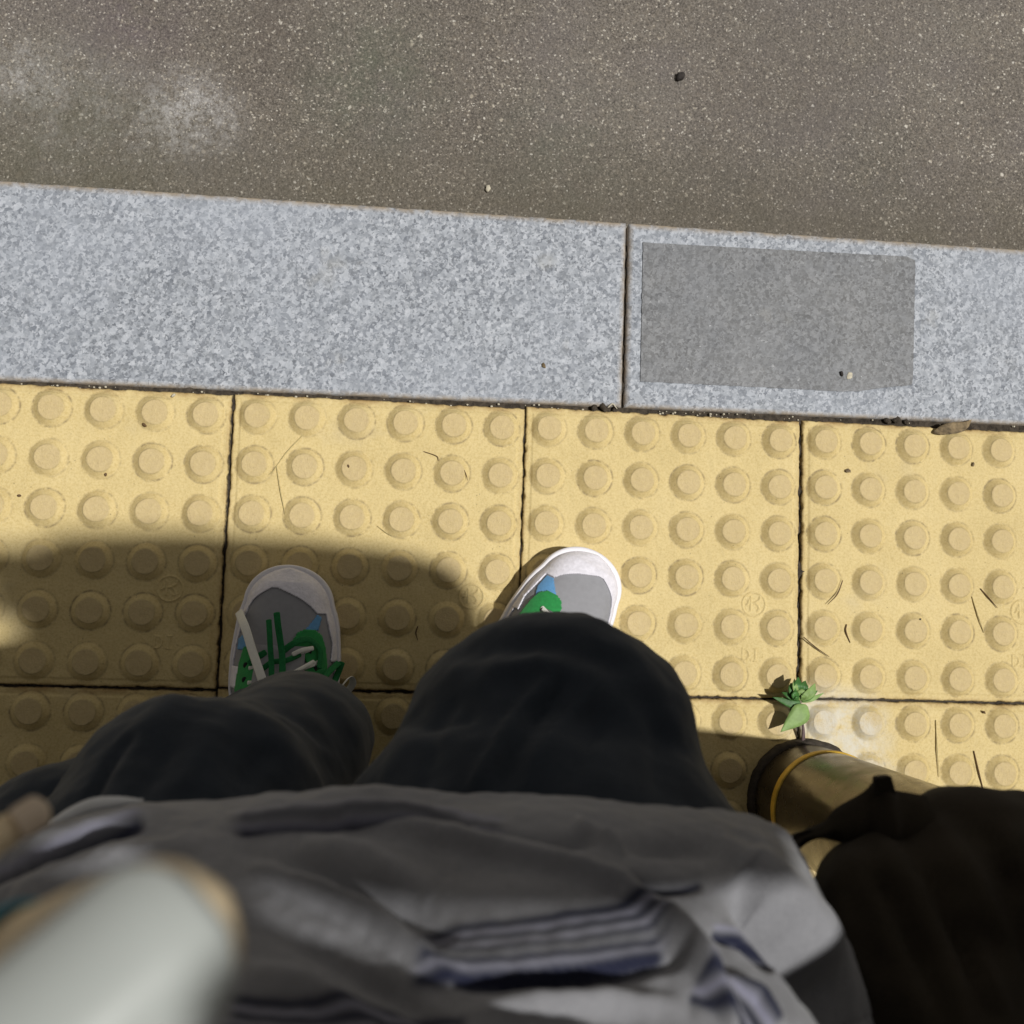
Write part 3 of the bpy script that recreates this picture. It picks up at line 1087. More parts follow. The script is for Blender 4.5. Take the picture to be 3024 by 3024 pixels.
# nail on the thumb
def nail_patch(tipc, axis, rad, length, halfw, mat, name, facing, start=.25):
    axis = np.asarray(axis, float)
    axis /= np.linalg.norm(axis)
    f = np.asarray(facing, float)
    f -= axis * (f @ axis)
    f /= np.linalg.norm(f)
    s = np.cross(axis, f)
    V = []
    nu, nv = 15, 15
    for j in range(nv):
        t = j / (nv - 1)
        # from free edge (towards the tip) back to the root
        along = start - t * length
        w = halfw * (1 - .9 * max(0, (.22 - t) / .22) ** 2.2 * .75) * (1 - .35 * max(0, (t - .85) / .15) ** 2)
        for i in range(nu):
            k = -1 + 2 * i / (nu - 1)
            ang = k * w / rad
            lift = .0008 - (.0034 * max(0, (along / rad)) ** 2)
            V.append(tipc + axis * along + (s * math.sin(ang) + f * math.cos(ang)) * (rad + lift))
    Fc = []
    for j in range(nv - 1):
        for i in range(nu - 1):
            Fc.append((j * nu + i, j * nu + i + 1, (j + 1) * nu + i + 1, (j + 1) * nu + i))
    o = mesh_obj(name, V, Fc, mat, person)
    md = o.modifiers.new("thick", 'SOLIDIFY')
    md.thickness = .0012
    md.offset = 0
    return o


view = CAM - TH0
nail_patch(TH0, np.array(thumb[3]) - np.array(thumb[2]), .0112, .026, .0108, M_nail, "thumb_nail", view, start=.0062)
pt = WD(62, 1537, .238)
nail_patch(pt, pt - np.array(pinky[2]), .0036, .007, .0030, plain("pale_nail", (.56, .46, .36), .3, .05, bump=0), "finger_nail", CAM - pt, start=.002)
# teal plaster round the index finger
pa, pb = WD(-60, 1888, .174), WD(62, 1826, .1665)
V, Fc = tube([pa, (pa + pb) / 2, pb], [.0106, .0106, .0102], 28, 8, caps=False)
o = mesh_obj("finger_plaster", V, Fc, M_teal, person)
md = o.modifiers.new("thick", 'SOLIDIFY')
md.thickness = .0008
# head details
hv, hf = ellipsoid((-.29, -.325, 1.325), (.082, .098, .105))
hn = len(hv)
keep = [f for f in hf if np.mean([hv[i][1] for i in f]) < -.262 or np.mean([hv[i][2] for i in f]) > 1.375]
mesh_obj("hair", hv, keep, M_hair, person).modifiers.new("thick", 'SOLIDIFY').thickness = .012
for sx in (-1, 1):
    v, f = ellipsoid((-.29 + sx * .031, -.2215, 1.305), (.0125, .008, .0085))
    e = mesh_obj("eye", v, f, M_eye, person)
    v, f = ellipsoid((-.29 + sx * .031, -.2150, 1.302), (.006, .003, .006))
    mesh_obj("iris", v, f, M_hole, e)
v, f = tube([(-.31, -.2055, 1.233), (-.29, -.200, 1.231), (-.27, -.2055, 1.233)], [.003, .005, .003], 10, 8)
mesh_obj("mouth", v, f, plain("lips", (.42, .19, .16), .5, .1), person)

# ------------------------------------------------------------------ trousers
trs = [
    tb([(-.225, -.52, .53), (-.197, -.36, .540), (-.190, -.25, .540), (-.194, -.190, .530), (-.190, -.145, .512)], [.115, .130, .130, .113, .081], m_=24, n=40, flat=(1.0, .95)),
    tb([(-.186, -.141, .512), (-.178, -.145, .44), (-.163, -.155, .30), (-.138, -.165, .17), (-.130, -.165, .075)], [.076, .072, .071, .074, .078], m_=26, n=40, caps=True),
    tb([(-.400, -.52, .53), (-.392, -.36, .535), (-.384, -.27, .530), (-.377, -.215, .515), (-.3735, -.186, .492)], [.112, .102, .092, .082, .072], m_=24, n=40, flat=(1.0, .95)),
    tb([(-.366, -.184, .48), (-.346, -.171, .42), (-.334, -.160, .35), (-.358, -.186, .24), (-.384, -.210, .15), (-.388, -.213, .085)], [.062, .053, .048, .058, .066, .070], m_=30, n=40),
    # loose cloth hanging outside the left thigh
    tb([(-.480, -.42, .46), (-.470, -.31, .445), (-.452, -.232, .43), (-.43, -.207, .41)], [.078, .074, .070, .055], m_=16, n=32),
    tb([(-.31, -.50, .53), (-.30, -.40, .54)], [.13, .10], m_=8, n=32),
]
V, q, N = fuse(trs, .0042, 10)
pp = proj(V)
d = .0022 * wob(V, .08, 51, 3) + .0006 * wob(V, .022, 52, 2)


def ridge(line, w, amp, skew=0.):
    """a fold: raised (amp>0) or sunk, tapering at its ends; w in view pixels, amp in metres"""
    dd, t, sd = polydist(pp, line)
    tap = np.sin(np.pi * np.clip(t, .0, 1)) ** .6
    s = sd / w
    prof_ = np.exp(-s * s)
    if skew:
        prof_ = np.where(s * skew > 0, np.exp(-(s * 2.2) ** 2), np.exp(-(s * .75) ** 2))
    return amp * tap * prof_


facing = np.clip((N * ((CAM - V) / np.linalg.norm(CAM - V, axis=1)[:, None])).sum(1), 0, 1)
fold = np.zeros(len(V))
for L, w, a_, sk in [
    ([(262, 1378), (215, 1425), (175, 1480), (140, 1540)], 13, -.010, 1),
    ([(420, 1296), (320, 1325), (262, 1385), (205, 1470)], 24, .006, 0),
    ([(430, 1302), (500, 1322), (570, 1362), (650, 1425)], 15, -.0080, 1),
    ([(440, 1330), (520, 1370), (600, 1430)], 24, .006, 0),
    ([(500, 1290), (570, 1310), (640, 1370)], 14, -.004, 0),
    ([(560, 1280), (620, 1310), (665, 1370)], 14, .004, 0),
    ([(430, 1340), (400, 1400), (340, 1490)], 24, .004, 0),
    ([(520, 1400), (480, 1440), (440, 1510)], 22, -.005, 0),
    ([(330, 1400), (290, 1450), (250, 1510)], 18, -.004, 1),
    ([(735, 1372), (800, 1376), (870, 1368), (900, 1355)], 7, -.0040, 0),
    ([(720, 1400), (800, 1405), (880, 1392)], 12, .003, 0),
    ([(1040, 1270), (980, 1340), (920, 1430), (880, 1510)], 15, .0060, 1),
    ([(1090, 1250), (1020, 1340), (960, 1430), (940, 1500)], 11, -.0050, 0),
    ([(1150, 1270), (1070, 1350), (1010, 1430), (980, 1510)], 16, .0058, 1),
    ([(1180, 1330), (1110, 1400), (1060, 1500)], 12, -.0040, 0),
    ([(850, 1240), (960, 1215), (1080, 1225), (1190, 1270)], 15, -.0042, 0),
    ([(960, 1190), (1080, 1195), (1200, 1245), (1280, 1330)], 15, .0045, 1),
    ([(900, 1260), (1010, 1250), (1130, 1280)], 13, .0035, 0),
    ([(800, 1290), (760, 1380), (720, 1480)], 18, .005, 0),
    ([(860, 1310), (820, 1400), (790, 1490)], 16, -.004, 0),
    ([(1250, 1330), (1300, 1420), (1320, 1500)], 22, .005, 0),
    ([(1220, 1300), (1250, 1400), (1240, 1500)], 18, -.0045, 0),
]:
    fold += ridge(L, w, a_, sk)
V2 = V + N * (d + fold * facing)[:, None]
V2[:, 2] = np.maximum(V2[:, 2], .035)
trousers = quads("trousers", V2, q, M_trs, person)

# ------------------------------------------------------------------ shirt
hem_front = [(-330, 1700, .56), (-120, 1625, .585), (75, 1568, .605), (163, 1528, .625), (300, 1517, .640), (420, 1508, .645), (520, 1497, .648), (640, 1488, .650), (760, 1488, .650),
             (900, 1494, .650), (1100, 1504, .650), (1290, 1520, .645), (1400, 1535, .635), (1462, 1556, .622), (1490, 1588, .612), (1502, 1640, .605),
             (1514, 1690, .60), (1545, 1745, .595), (1605, 1850, .585), (1650, 1932, .575), (1730, 2080, .57)]
H = np.array([W(*p) for p in hem_front])
back = np.array([(-.075, -.42, .52), (-.10, -.55, .50), (-.20, -.60, .49), (-.30, -.61, .49), (-.42, -.60, .49), (-.53, -.55, .50), (-.57, -.45, .52), (-.565, -.35, .535)])
loop = np.vstack([H, back])
NU = 900
cx0, cy0 = -.30, -.36
closed = np.vstack([loop, loop[:1]])
seg = np.r_[0, np.cumsum(np.linalg.norm(np.diff(closed, axis=0), axis=1))]
nfront = int(NU * .72)
lenf = seg[len(H) - 1]
s_f = np.linspace(0, lenf, nfront, endpoint=False)
s_b = np.linspace(lenf, seg[-1], NU - nfront, endpoint=False)
ss = np.r_[s_f, s_b]
hem = np.stack([np.interp(ss, seg, closed[:, k]) for k in range(3)], 1)
for _ in range(8):
    hem = .5 * hem + .25 * (np.roll(hem, 1, 0) + np.roll(hem, -1, 0))
ang = np.unwrap(np.arctan2(hem[:, 1] - cy0, hem[:, 0] - cx0))
r_hem = np.linalg.norm(hem[:, :2] - (cx0, cy0), axis=1)


def sup(ang, a, bf, bb, n):
    c, s = np.cos(ang), np.sin(ang)
    b = np.where(s > 0, bf, bb)
    return (np.abs(c / a) ** n + np.abs(s / b) ** n) ** (-1 / n)


# heights above the hem: (v, dz, a, b_front, b_back, how far the hem outline still shows)
lev = [(0, .000, .22, .22, .22, 1.), (.05, .012, .22, .222, .22, 1.), (.14, .035, .215, .21, .22, .93), (.26, .060, .205, .195, .20, .78), (.40, .090, .198, .182, .18, .55),
       (.55, .14, .195, .172, .16, .30), (.68, .22, .195, .180, .15, .10), (.80, .31, .20, .200, .15, 0), (.90, .40, .185, .16, .14, 0), (.96, .44, .12, .07, .10, 0), (1.0, .46, .075, .05, .07, 0)]
lev = np.array(lev)
NV = 300
tv = np.linspace(0, 1, NV) ** 1.25
Lv = np.stack([np.interp(tv, lev[:, 0], lev[:, k]) for k in range(1, 6)], 1)
for _ in range(10):
    Lv[1:-1] = .5 * Lv[1:-1] + .25 * (Lv[:-2] + Lv[2:])
SV = np.zeros((NV, NU, 3))
zmean = .63
for j in range(NV):
    dz, a, bf, bb, wgt = Lv[j]
    r2 = sup(ang, a, bf, bb, 2.6)
    r = wgt * r_hem + (1 - wgt) * r2 - .010 * wgt * (1 - wgt)
    zz = wgt * hem[:, 2] + (1 - wgt) * zmean + dz
    SV[j, :, 0] = cx0 + r * np.cos(ang)
    SV[j, :, 1] = cy0 + r * np.sin(ang)
    SV[j, :, 2] = zz
# a lip turned under at the hem
lip = SV[0].copy()
lip[:, :2] = (cx0, cy0) + (lip[:, :2] - (cx0, cy0)) * .985
lip[:, 2] -= .004
SV = np.concatenate([lip[None], SV])
NV += 1
Vs = SV.reshape(-1, 3)
du = np.roll(SV, -1, 1) - np.roll(SV, 1, 1)
dv = np.gradient(SV, axis=0)
Ns = np.cross(du, dv).reshape(-1, 3)
Ns /= np.linalg.norm(Ns, axis=1)[:, None] + 1e-12
if (Ns[:, :2] * (Vs[:, :2] - (cx0, cy0))).sum(1).mean() < 0:
    Ns = -Ns
pp = proj(Vs)
face = (Ns * (CAM - Vs)).sum(1) > 0
vis = face & (pp[:, 0] > -400) & (pp[:, 0] < 2300) & (pp[:, 1] > 1300) & (pp[:, 1] < 2400) & (Vs[:, 2] < 1.0)
fold = np.zeros(len(Vs))
for L, w, a_, sk in [
    # long pleats from the left
    ([(-60, 1690), (0, 1662), (90, 1625), (180, 1592), (275, 1566)], 11, -.0075, 0),
    ([(-60, 1650), (90, 1595), (270, 1545), (420, 1535)], 22, .004, 0),
    ([(-60, 1730), (60, 1680), (220, 1620), (400, 1590)], 26, .005, 0),
    ([(420, 1572), (560, 1560), (680, 1563), (800, 1560), (900, 1548)], 10, -.0065, 1),
    ([(420, 1548), (560, 1536), (720, 1534), (870, 1538)], 16, .0050, 0),
    # big diagonal fold
    ([(640, 1560), (780, 1578), (900, 1612), (1040, 1650), (1160, 1690), (1245, 1750), (1330, 1870)], 24, .0085, 1),
    ([(880, 1568), (960, 1582), (1060, 1588), (1140, 1580)], 14, -.008, 0),
    ([(440, 1600), (560, 1628), (690, 1680), (800, 1745), (850, 1790)], 24, -.0055, 0),
    ([(470, 1640), (600, 1690), (700, 1745), (790, 1815), (860, 1860)], 26, .0080, 1),
    ([(560, 1595), (690, 1625), (820, 1690)], 26, .0055, 0),
    ([(470, 1740), (620, 1790), (760, 1880), (840, 1960)], 22, -.0055, 0),
    ([(460, 1840), (600, 1870), (720, 1940)], 26, .006, 0),
    ([(790, 1690), (900, 1694), (1050, 1686), (1220, 1676)], 34, .004, 0),
    ([(850, 1862), (980, 1858), (1120, 1840), (1290, 1815)], 14, -.0070, 0),
    ([(820, 1790), (960, 1795), (1110, 1775), (1260, 1750)], 60, .003, 0),
    ([(860, 1930), (1000, 1905), (1150, 1890), (1300, 1900)], 24, .005, 0),
    # right side
    ([(1080, 1552), (1130, 1580), (1180, 1610)], 10, .0055, 0),
    ([(1170, 1598), (1260, 1596), (1360, 1604)], 16, -.0050, 0),
    ([(1220, 1735), (1280, 1800), (1340, 1880), (1390, 1960)], 20, .0095, 1),
    ([(1180, 1655), (1260, 1670), (1330, 1668)], 13, -.0045, 0),
    ([(1390, 1650), (1440, 1715), (1500, 1785), (1575, 1870), (1660, 1985)], 34, -.024, 0),
    ([(1420, 1600), (1500, 1690), (1570, 1790), (1640, 1920)], 30, .006, 0),
    ([(1340, 1760), (1400, 1782), (1460, 1830)], 10, -.0060, 0),
    ([(1340, 1580), (1430, 1640), (1490, 1720), (1560, 1830)], 22, .004, 0),
    ([(1360, 1850), (1430, 1890), (1480, 1950)], 14, .005, 0),
    ([(300, 1535), (520, 1515), (760, 1506), (1000, 1512), (1300, 1535)], 9, -.0012, 0),
]:
    fold += np.where(vis, ridge(L, w, a_, sk), 0)
small = .0016 * wob(Vs * (1, 1, 1.6), .10, 61, 3) + .0005 * wob(Vs, .02, 62, 2)
big = .006 * wob(Vs * (1, 1, 1.3), .2, 63, 2) * (Vs[:, 2] > .8)
Vs2 = Vs + Ns * (fold + small + big)[:, None]
# woven stripes: bands running round the body
stripe = np.zeros(len(Vs))
pale = np.zeros(len(Vs))


def band(line, lines, halfspan, xs_, soft=18):
    """navy (+1) and pale (-1) yarn lines at given offsets from a centre line"""
    dd, t, sd = polydist(pp, line)
    L = np.asarray(line, float)
    mask = vis * np.clip((t - .0) / .06, 0, 1) * np.clip((1 - t) / .05, 0, 1)
    for off, w, k in lines:
        pr = np.exp(-((sd - off) / (w * (1.45 if k > 0 else .8))) ** 2) * mask * (1.25 if k > 0 else 1)
        if k > 0:
            np.maximum(stripe, np.minimum(pr * k, 1), out=stripe)
        else:
            np.maximum(pale, -pr * k, out=pale)


band([(770, 1800), (850, 1805), (960, 1797), (1080, 1780), (1170, 1766), (1255, 1752)],
     [(-45, 6, .8), (-33, 6, -.8), (-22, 5, .75), (-10, 6, -.6), (1, 5, .7), (14, 9, .35), (24, 5, .8), (35, 6, -.6), (50, 9, 1.)], 60, None)
band([(430, 1556), (560, 1546), (700, 1546), (850, 1545), (960, 1560)], [(-14, 7, -.45), (-3, 4, .45), (5, 4, -.6), (15, 7, 1.)], 20, None)
band([(-80, 1700), (0, 1664), (90, 1627), (180, 1593), (280, 1563)], [(-16, 5, -.6), (-9, 4, .5), (0, 8, 1.), (10, 5, -.5)], 8, None)
band([(420, 1900), (560, 1912), (680, 1920), (800, 1935), (880, 1965)], [(-16, 6, .8), (-3, 6, -.8), (10, 6, .8), (24, 6, -.6), (36, 6, .9)], 30, None)
band([(1310, 1850), (1360, 1872), (1410, 1905), (1450, 1950)], [(-22, 6, .8), (-8, 7, -.9), (8, 6, .9), (22, 7, -.9), (36, 6, .9)], 30, None)
band([(1340, 1755), (1400, 1765), (1455, 1800), (1500, 1850)], [(-8, 6, -.7), (6, 6, .9)], 10, None)  # pale and navy line laid along the crease
band([(1180, 1655), (1260, 1670), (1330, 1664)], [(0, 5, .8)], 8, None)  # single navy line following a crease
# more bands further up and round the back (out of the picture)
hz = Vs[:, 2]
for z0 in (.86, .97):
    for off, k in ((0, 1), (.006, -1), (.012, 1), (.018, -1), (.024, 1)):
        pr = np.exp(-((hz - z0 - off) / .0022) ** 2) * (~vis)
        if k > 0:
            np.maximum(stripe, pr, out=stripe)
        else:
            np.maximum(pale, pr, out=pale)


def shirt_material():
    mt, nt, b = material("grey_striped_shirt", .9)
    g = NT(nt)
    c = g.ramp(g.noise(16, 4, .65), [(.25, (.150, .151, .163)), (.75, (.240, .242, .262))])
    c = g.mix(g.bw(g.noise(900, 2, .7), .4, .65, 0, .3), c, (.30, .30, .315))
    c = g.mix(g.attr("pale"), c, (.245, .245, .33))
    c = g.mix(g.attr("stripe"), c, (.012, .014, .032))
    g.link(c, b.inputs["Base Color"])
    b.inputs["Specular IOR Level"].default_value = .15
    b.inputs["Sheen Weight"].default_value = .15
    g.link(g.bump(g.math('ADD', g.noise(1000, 2, .7), g.math('MULTIPLY', g.noise(45, 3, .6), 2.)), .25, .0012), b.inputs["Normal"])
    return mt


M_shirt = shirt_material()
shirt = grid_mesh("shirt", Vs2, NU, NV, M_shirt, person, wrap=True)
add_attr(shirt, "stripe", stripe)
add_attr(shirt, "pale", pale)
sl = [tb([(-.13, -.345, 1.03), (-.04, -.30, .965), (.045, -.20, .85), (.078, -.120, .775), (.02, -.104, .86), (-.065, -.108, 1.01), (-.128, -.114, 1.10)], [.080, .072, .063, .060, .062, .064, .060], m_=42, n=32, caps=True)]  # unseen right sleeve, made long and thick to fill the ground shadow
V, Fc = sl[0]
o = mesh_obj("sleeve", V, Fc, M_shirt, shirt)
V, Fc = tb([(-.45, -.365, 1.03), (-.515, -.36, .97), (-.545, -.355, .88)], [.072, .066, .062], m_=14, n=32)
o = mesh_obj("sleeve", V, Fc, M_shirt, shirt)
# pale inner hem showing at the left
hp = [(92, 1561, .612), (130, 1541, .620), (172, 1525, .628), (220, 1519, .634), (268, 1517, .638)]
c_ = spline(np.array([W(*p) for p in hp]), 24)
Vh = []
for i, p in enumerate(c_):
    t = i / 23
    w = .0028 * math.sin(math.pi * (.08 + .9 * t)) ** .7
    for k in (-1, -.3, .4, 1):
        Vh.append(p + np.array([0, -w * k + .0012, .0010 - .0012 * k * k]))
Fh = [(i * 4 + j, i * 4 + j + 1, (i + 1) * 4 + j + 1, (i + 1) * 4 + j) for i in range(23) for j in range(3)]
o = mesh_obj("undershirt_hem", Vh, Fh, plain("white_cotton", (.62, .63, .65), .9, .08), shirt)
o.modifiers.new("thick", 'SOLIDIFY').thickness = .0015

# ------------------------------------------------------------------ shoes
wid = np.array([(0, 0), (1, 10), (3.5, 19), (10, 29), (17, 36), (34, 45.5), (57, 51.5), (88, 55), (118, 55), (160, 48), (200, 41), (240, 38), (265, 32), (278, 22), (284, 11), (286, 0)], float)
hgt = np.array([(0, 34), (17, 44), (34, 50), (57, 57), (88, 68), (118, 84), (150, 102), (185, 100), (230, 92), (262, 98), (286, 98)], float)


def shoe(tip, rot, mirror, label, lit):
    """low sneaker; local frame: x medial, s runs back from the toe tip (mm)"""
    sgn = -1 if mirror else 1
    ca, sa = math.cos(rot), math.sin(rot)

    def place(P):
        P = np.asarray(P, float) / 1000.
        x, s, z = P[:, 0] * sgn, P[:, 1], P[:, 2]
        y = -s
        return np.stack([tip[0] + x * ca - y * sa, tip[1] + x * sa + y * ca, z + .0035], 1)

    ns, na = 260, 150
    s = 286 * (.5 - .5 * np.cos(np.linspace(0, math.pi, ns)))
    w = np.interp(s, wid[:, 0], wid[:, 1]) * .965
    w = np.where(s < 40, 43.9 * np.sqrt(np.clip(1 - ((40 - np.minimum(s, 40)) / 40) ** 2.1, 0, 1)) * (1 + .01 * s / 40) * .99, w)
    kw = np.ones(9) / 9
    w[12:-12] = np.convolve(np.pad(w, 4, mode='edge'), kw, 'valid')[12:-12]
    h = np.interp(s, hgt[:, 0], hgt[:, 1])
    h = np.convolve(np.pad(h, 8, mode='edge'), np.ones(17) / 17, 'valid')
    mid = 2.0 * np.clip(s / 60, 0, 1)                         # the last bends a little to the medial side
    a = np.linspace(0, math.pi, na)
    S_, A_ = np.meshgrid(s, a, indexing='ij')
    Wd = np.maximum(w - 4.5, .2)[:, None]
    hz = np.minimum(h, 24 + 60 * np.clip(w / 40, 0, 1))[:, None]
    ex = 2 / 2.5
    x = mid[:, None] + Wd * np.sign(np.cos(A_)) * np.abs(np.cos(A_)) ** ex
    z = 24 + (hz - 24) * np.sin(A_) ** (2 / 2.1)
    # round the toe front
    front = np.clip(1 - S_ / 14, 0, 1)
    z = z - front * (hz - 24) * .35 * np.sin(A_)
    up = np.stack([x.ravel(), S_.ravel() + 4.5 * (1 - S_.ravel() / 143), z.ravel()], 1)
    idx = np.arange(ns * na).reshape(ns, na)
    q = np.stack([idx[:-1, :-1], idx[:-1, 1:], idx[1:, 1:], idx[1:, :-1]], -1).reshape(-1, 4)
    cen = up[q].mean(1)
    # opening for the ankle
    opening = ((cen[:, 0] - 2) / 27) ** 2 + ((cen[:, 1] - 208) / 60) ** 2 < 1
    base_f = q[~opening]
    cen_b = cen[~opening]
    sh = quads("shoe", place(up), base_f if not mirror else base_f[:, ::-1], M_vamp, person)
    sh['label'] = label
    n_in = sh.modifiers.new("thick", 'SOLIDIFY')
    n_in.thickness = .0018
    n_in.offset = -1
    nrm = np.zeros_like(up)
    fn = np.cross(up[q[:, 2]] - up[q[:, 0]], up[q[:, 3]] - up[q[:, 1]])
    for k in range(4):
        np.add.at(nrm, q[:, k], fn)
    nrm /= np.linalg.norm(nrm, axis=1)[:, None] + 1e-9
    if nrm[:, 2].mean() < 0:
        nrm = -nrm

    def overlay(name, mask, mat, lift, thick):
        f = base_f[mask]
        ids, inv = np.unique(f.ravel(), return_inverse=True)
        Vv = up[ids] + nrm[ids] * lift
        ff = inv.reshape(-1, 4)
        o = quads(name, place(Vv), ff if not mirror else ff[:, ::-1], mat, sh)
        md = o.modifiers.new("thick", 'SOLIDIFY')
        md.thickness = thick / 1000.
        md.offset = 0
        return o

    c2 = cen_b[:, :2]
    vamp = [(-37, 52), (-34, 43), (-30, 36), (-25, 31), (-14, 24), (-8, 24), (-3.5, 25.5), (14, 33), (24, 40), (31, 47), (38, 46), (42, 60), (46, 75), (49, 90), (50, 110), (48, 300), (-48, 300), (-45, 110), (-43, 80), (-40, 64)]
    white = ~inpoly(c2, vamp) & (c2[:, 1] < 175)
    overlay("toe_cap", white, M_suede, .7, 1.6)
    blue1 = inpoly(c2, [(31, 47.5), (25, 57), (19, 66), (24, 66), (33, 62), (35, 50)] if not mirror else [(31, 47.5), (25, 57), (19, 66), (22, 72), (36, 84), (40.5, 62), (37, 48)]) & ~white
    blue2 = inpoly(c2, [(-37, 70), (-33, 72), (-31, 84), (-41, 84), (-41, 74)]) & ~white
    overlay("quarter_panel", blue1, M_blue, .4, 1.0)
    overlay("quarter_panel", blue2, M_blue, .4, 1.0)
    eye = inpoly(c2, [(11, 72), (15, 65), (22, 61.5), (30, 62), (36, 67), (40, 78), (43, 95), (44, 125), (40, 140), (26, 140), (24, 120), (25, 92), (20, 84), (12, 80)])
    overlay("eyestay", eye & ~white, M_green, 1.0, 2.0)
    eye = inpoly(c2, [(-33, 80), (-29, 83), (-25, 92), (-16, 106), (-13, 120), (-16, 140), (-34, 140), (-37, 120), (-36, 95)])
    overlay("eyestay", eye & ~white, M_green, 1.0, 2.0)
    heel = (c2[:, 1] > 215) & (cen_b[:, 2] > 30)
    overlay("heel_tab", heel, M_green, .8, 1.6)
    for pl in ([(-45, 99), (-33, 99), (-33, 118), (-46, 118)], [(46, 76), (50, 74), (52, 90), (46, 92)]):
        overlay("white_tag", inpoly(c2, pl) & (cen_b[:, 2] > 30), M_suede, 1.0, 1.2)
    # seam thread line beside the toe cap
    def surf(xx, s_):
        i = int(np.argmin(np.abs(s - s_)))
        row = up[i * na:(i + 1) * na]
        nn = nrm[i * na:(i + 1) * na]
        j = int(np.argmin(np.abs(row[:, 0] - xx) + 100 * (row[:, 2] < 24.5)))
        return row[j], nn[j]
    # midsole: wall with a thin foxing line
    k = 180
    t = np.linspace(0, 1, k)
    so = 286 * (.5 - .5 * np.cos(math.pi * t))
    wo = np.interp(so, s, w)
    mo = np.interp(so, s, mid)
    ring = np.vstack([np.stack([mo + wo, so], 1), np.stack([mo - wo, so], 1)[::-1][1:-1]])
    cxs = np.array([2., 140.])
    prof = [(0, 0), (0, 2), (.6, 10), (.7, 17), (.3, 17.6), (.3, 18.4), (.9, 19), (.9, 25.5), (0.2, 27.2), (-1.5, 27.8), (-6, 27.0), (-9, 22)]
    tn = np.roll(ring, -1, 0) - np.roll(ring, 1, 0)
    tn /= np.linalg.norm(tn, axis=1)[:, None] + 1e-9
    nr = np.stack([tn[:, 1], -tn[:, 0]], 1)
    if ((ring - cxs) * nr).sum(1).mean() < 0:
        nr = -nr
    rings = [np.c_[ring + nr * (o_ - 1.0), np.full(len(ring), z_)] for o_, z_ in prof]
    kk = len(ring)
    Vm = np.vstack(rings)
    Fm = []
    for j in range(len(prof) - 1):
        for i in range(kk):
            i2 = (i + 1) % kk
            Fm.append((j * kk + i, j * kk + i2, (j + 1) * kk + i2, (j + 1) * kk + i))
    Fm.append(tuple(range(kk)))
    mesh_obj("midsole", place(Vm), Fm, M_sole, sh)
    # tongue
    tg = []
    for i, s_ in enumerate(np.linspace(78, 165, 16)):
        for xx in np.linspace(-22, 24, 9):
            p, _ = surf(xx * (1 - .2 * (i / 15)), s_)
            tg.append((p[0], s_, p[2] + 1.5 + 9 * (i / 15) ** 2))
    Ft = [(j * 9 + i, j * 9 + i + 1, (j + 1) * 9 + i + 1, (j + 1) * 9 + i) for j in range(15) for i in range(8)]
    o = mesh_obj("tongue", place(tg), Ft, M_vamp, sh)
    o.modifiers.new("thick", 'SOLIDIFY').thickness = .003
    # eyelets
    for xx, s_ in [(27, 80), (33, 96), (36, 112), (36, 128), (-29, 96), (-28, 110), (-27, 124), (-26, 136)]:
        p, nn = surf(xx, s_)
        c = p + nn * 2.1
        v, f = ellipsoid((0, 0, 0), (2.3, 3.0, .7), None, 14, 8)
        mesh_obj("eyelet", place(v + c), f, M_hole, sh)

    def ribbon(name, pts, wdt, mat, up_=(0, 0, 1), thick=1.3):
        pts = spline(np.array(pts, float), 40)
        v, f = tube(pts, np.full(40, 1.), 12, None, (wdt / 2, thick / 2), hint=up_)
        return mesh_obj(name, place(v), f, mat, sh)

    # crossings of the white lace under the green one
    for x0, s0, x1, s1 in [(14, 83, 29, 77), (22, 97, 36, 90), (-26, 98, 14, 92), (-25, 112, 22, 107)]:
        p, _ = surf(x0, s0)
        q_, _ = surf(x1, s1)
        m0 = (p + q_) / 2
        ribbon("white_lace", [p + (0, 0, 3), m0 + (0, 0, 6), q_ + (0, 0, 3)], 4.2, M_wlace)
    if not mirror:
        z9 = lambda xx, s_, dz: (xx, s_, surf(xx, s_)[0][2] + dz)
        # two green lace ends standing towards the toe
        ribbon("green_lace", [z9(-10, 54, 26), z9(-8, 66, 24), z9(-6.5, 78, 20), z9(-4, 95, 14), z9(-2, 118, 8)], 5.2, M_glace)
        ribbon("green_lace", [z9(-3, 47, 30), z9(-1, 58, 27), z9(1.5, 70, 22), z9(5, 88, 15), z9(8, 118, 8)], 6, M_glace)
        ribbon("green_lace", [z9(4, 82, 10), z9(14, 74, 12), z9(26, 70, 9), z9(37, 80, 6), z9(38, 96, 6)], 6, M_glace)
        ribbon("green_lace", [z9(-12, 84, 6), z9(-18, 88, 7), z9(-26, 95, 5)], 6, M_glace)
        ribbon("green_lace", [z9(20, 108, 10), z9(32, 104, 12), z9(43, 100, 12), z9(38, 118, 12)], 6, M_glace)
        ribbon("green_lace", [z9(36, 118, 10), z9(45, 102, 16), z9(54, 92, 14)], 6, M_glace)
        ribbon("green_lace", [z9(-14, 100, 9), z9(-4, 92, 12), z9(8, 90, 12), z9(20, 84, 9)], 5, M_glace)
        ribbon("white_lace", [z9(10, 104, 12), z9(20, 98, 15), z9(33, 90, 13)], 3.6, M_wlace)
        ribbon("white_lace", [z9(14, 84, 13), z9(22, 80, 14), z9(31, 78, 12)], 4.2, M_wlace)
        ribbon("green_lace", [z9(46, 122, 10), z9(52, 108, 14), z9(57, 92, 12)], 6, M_glace)
        # white ribbon end lying over the side, and the loop on the other side
        ribbon("white_lace", [z9(-44, 48, 14), z9(-38, 55, 16), z9(-32, 64, 17), z9(-23, 83, 16), z9(-12, 105, 14), z9(-4, 125, 10)], 8.5, M_wlace)
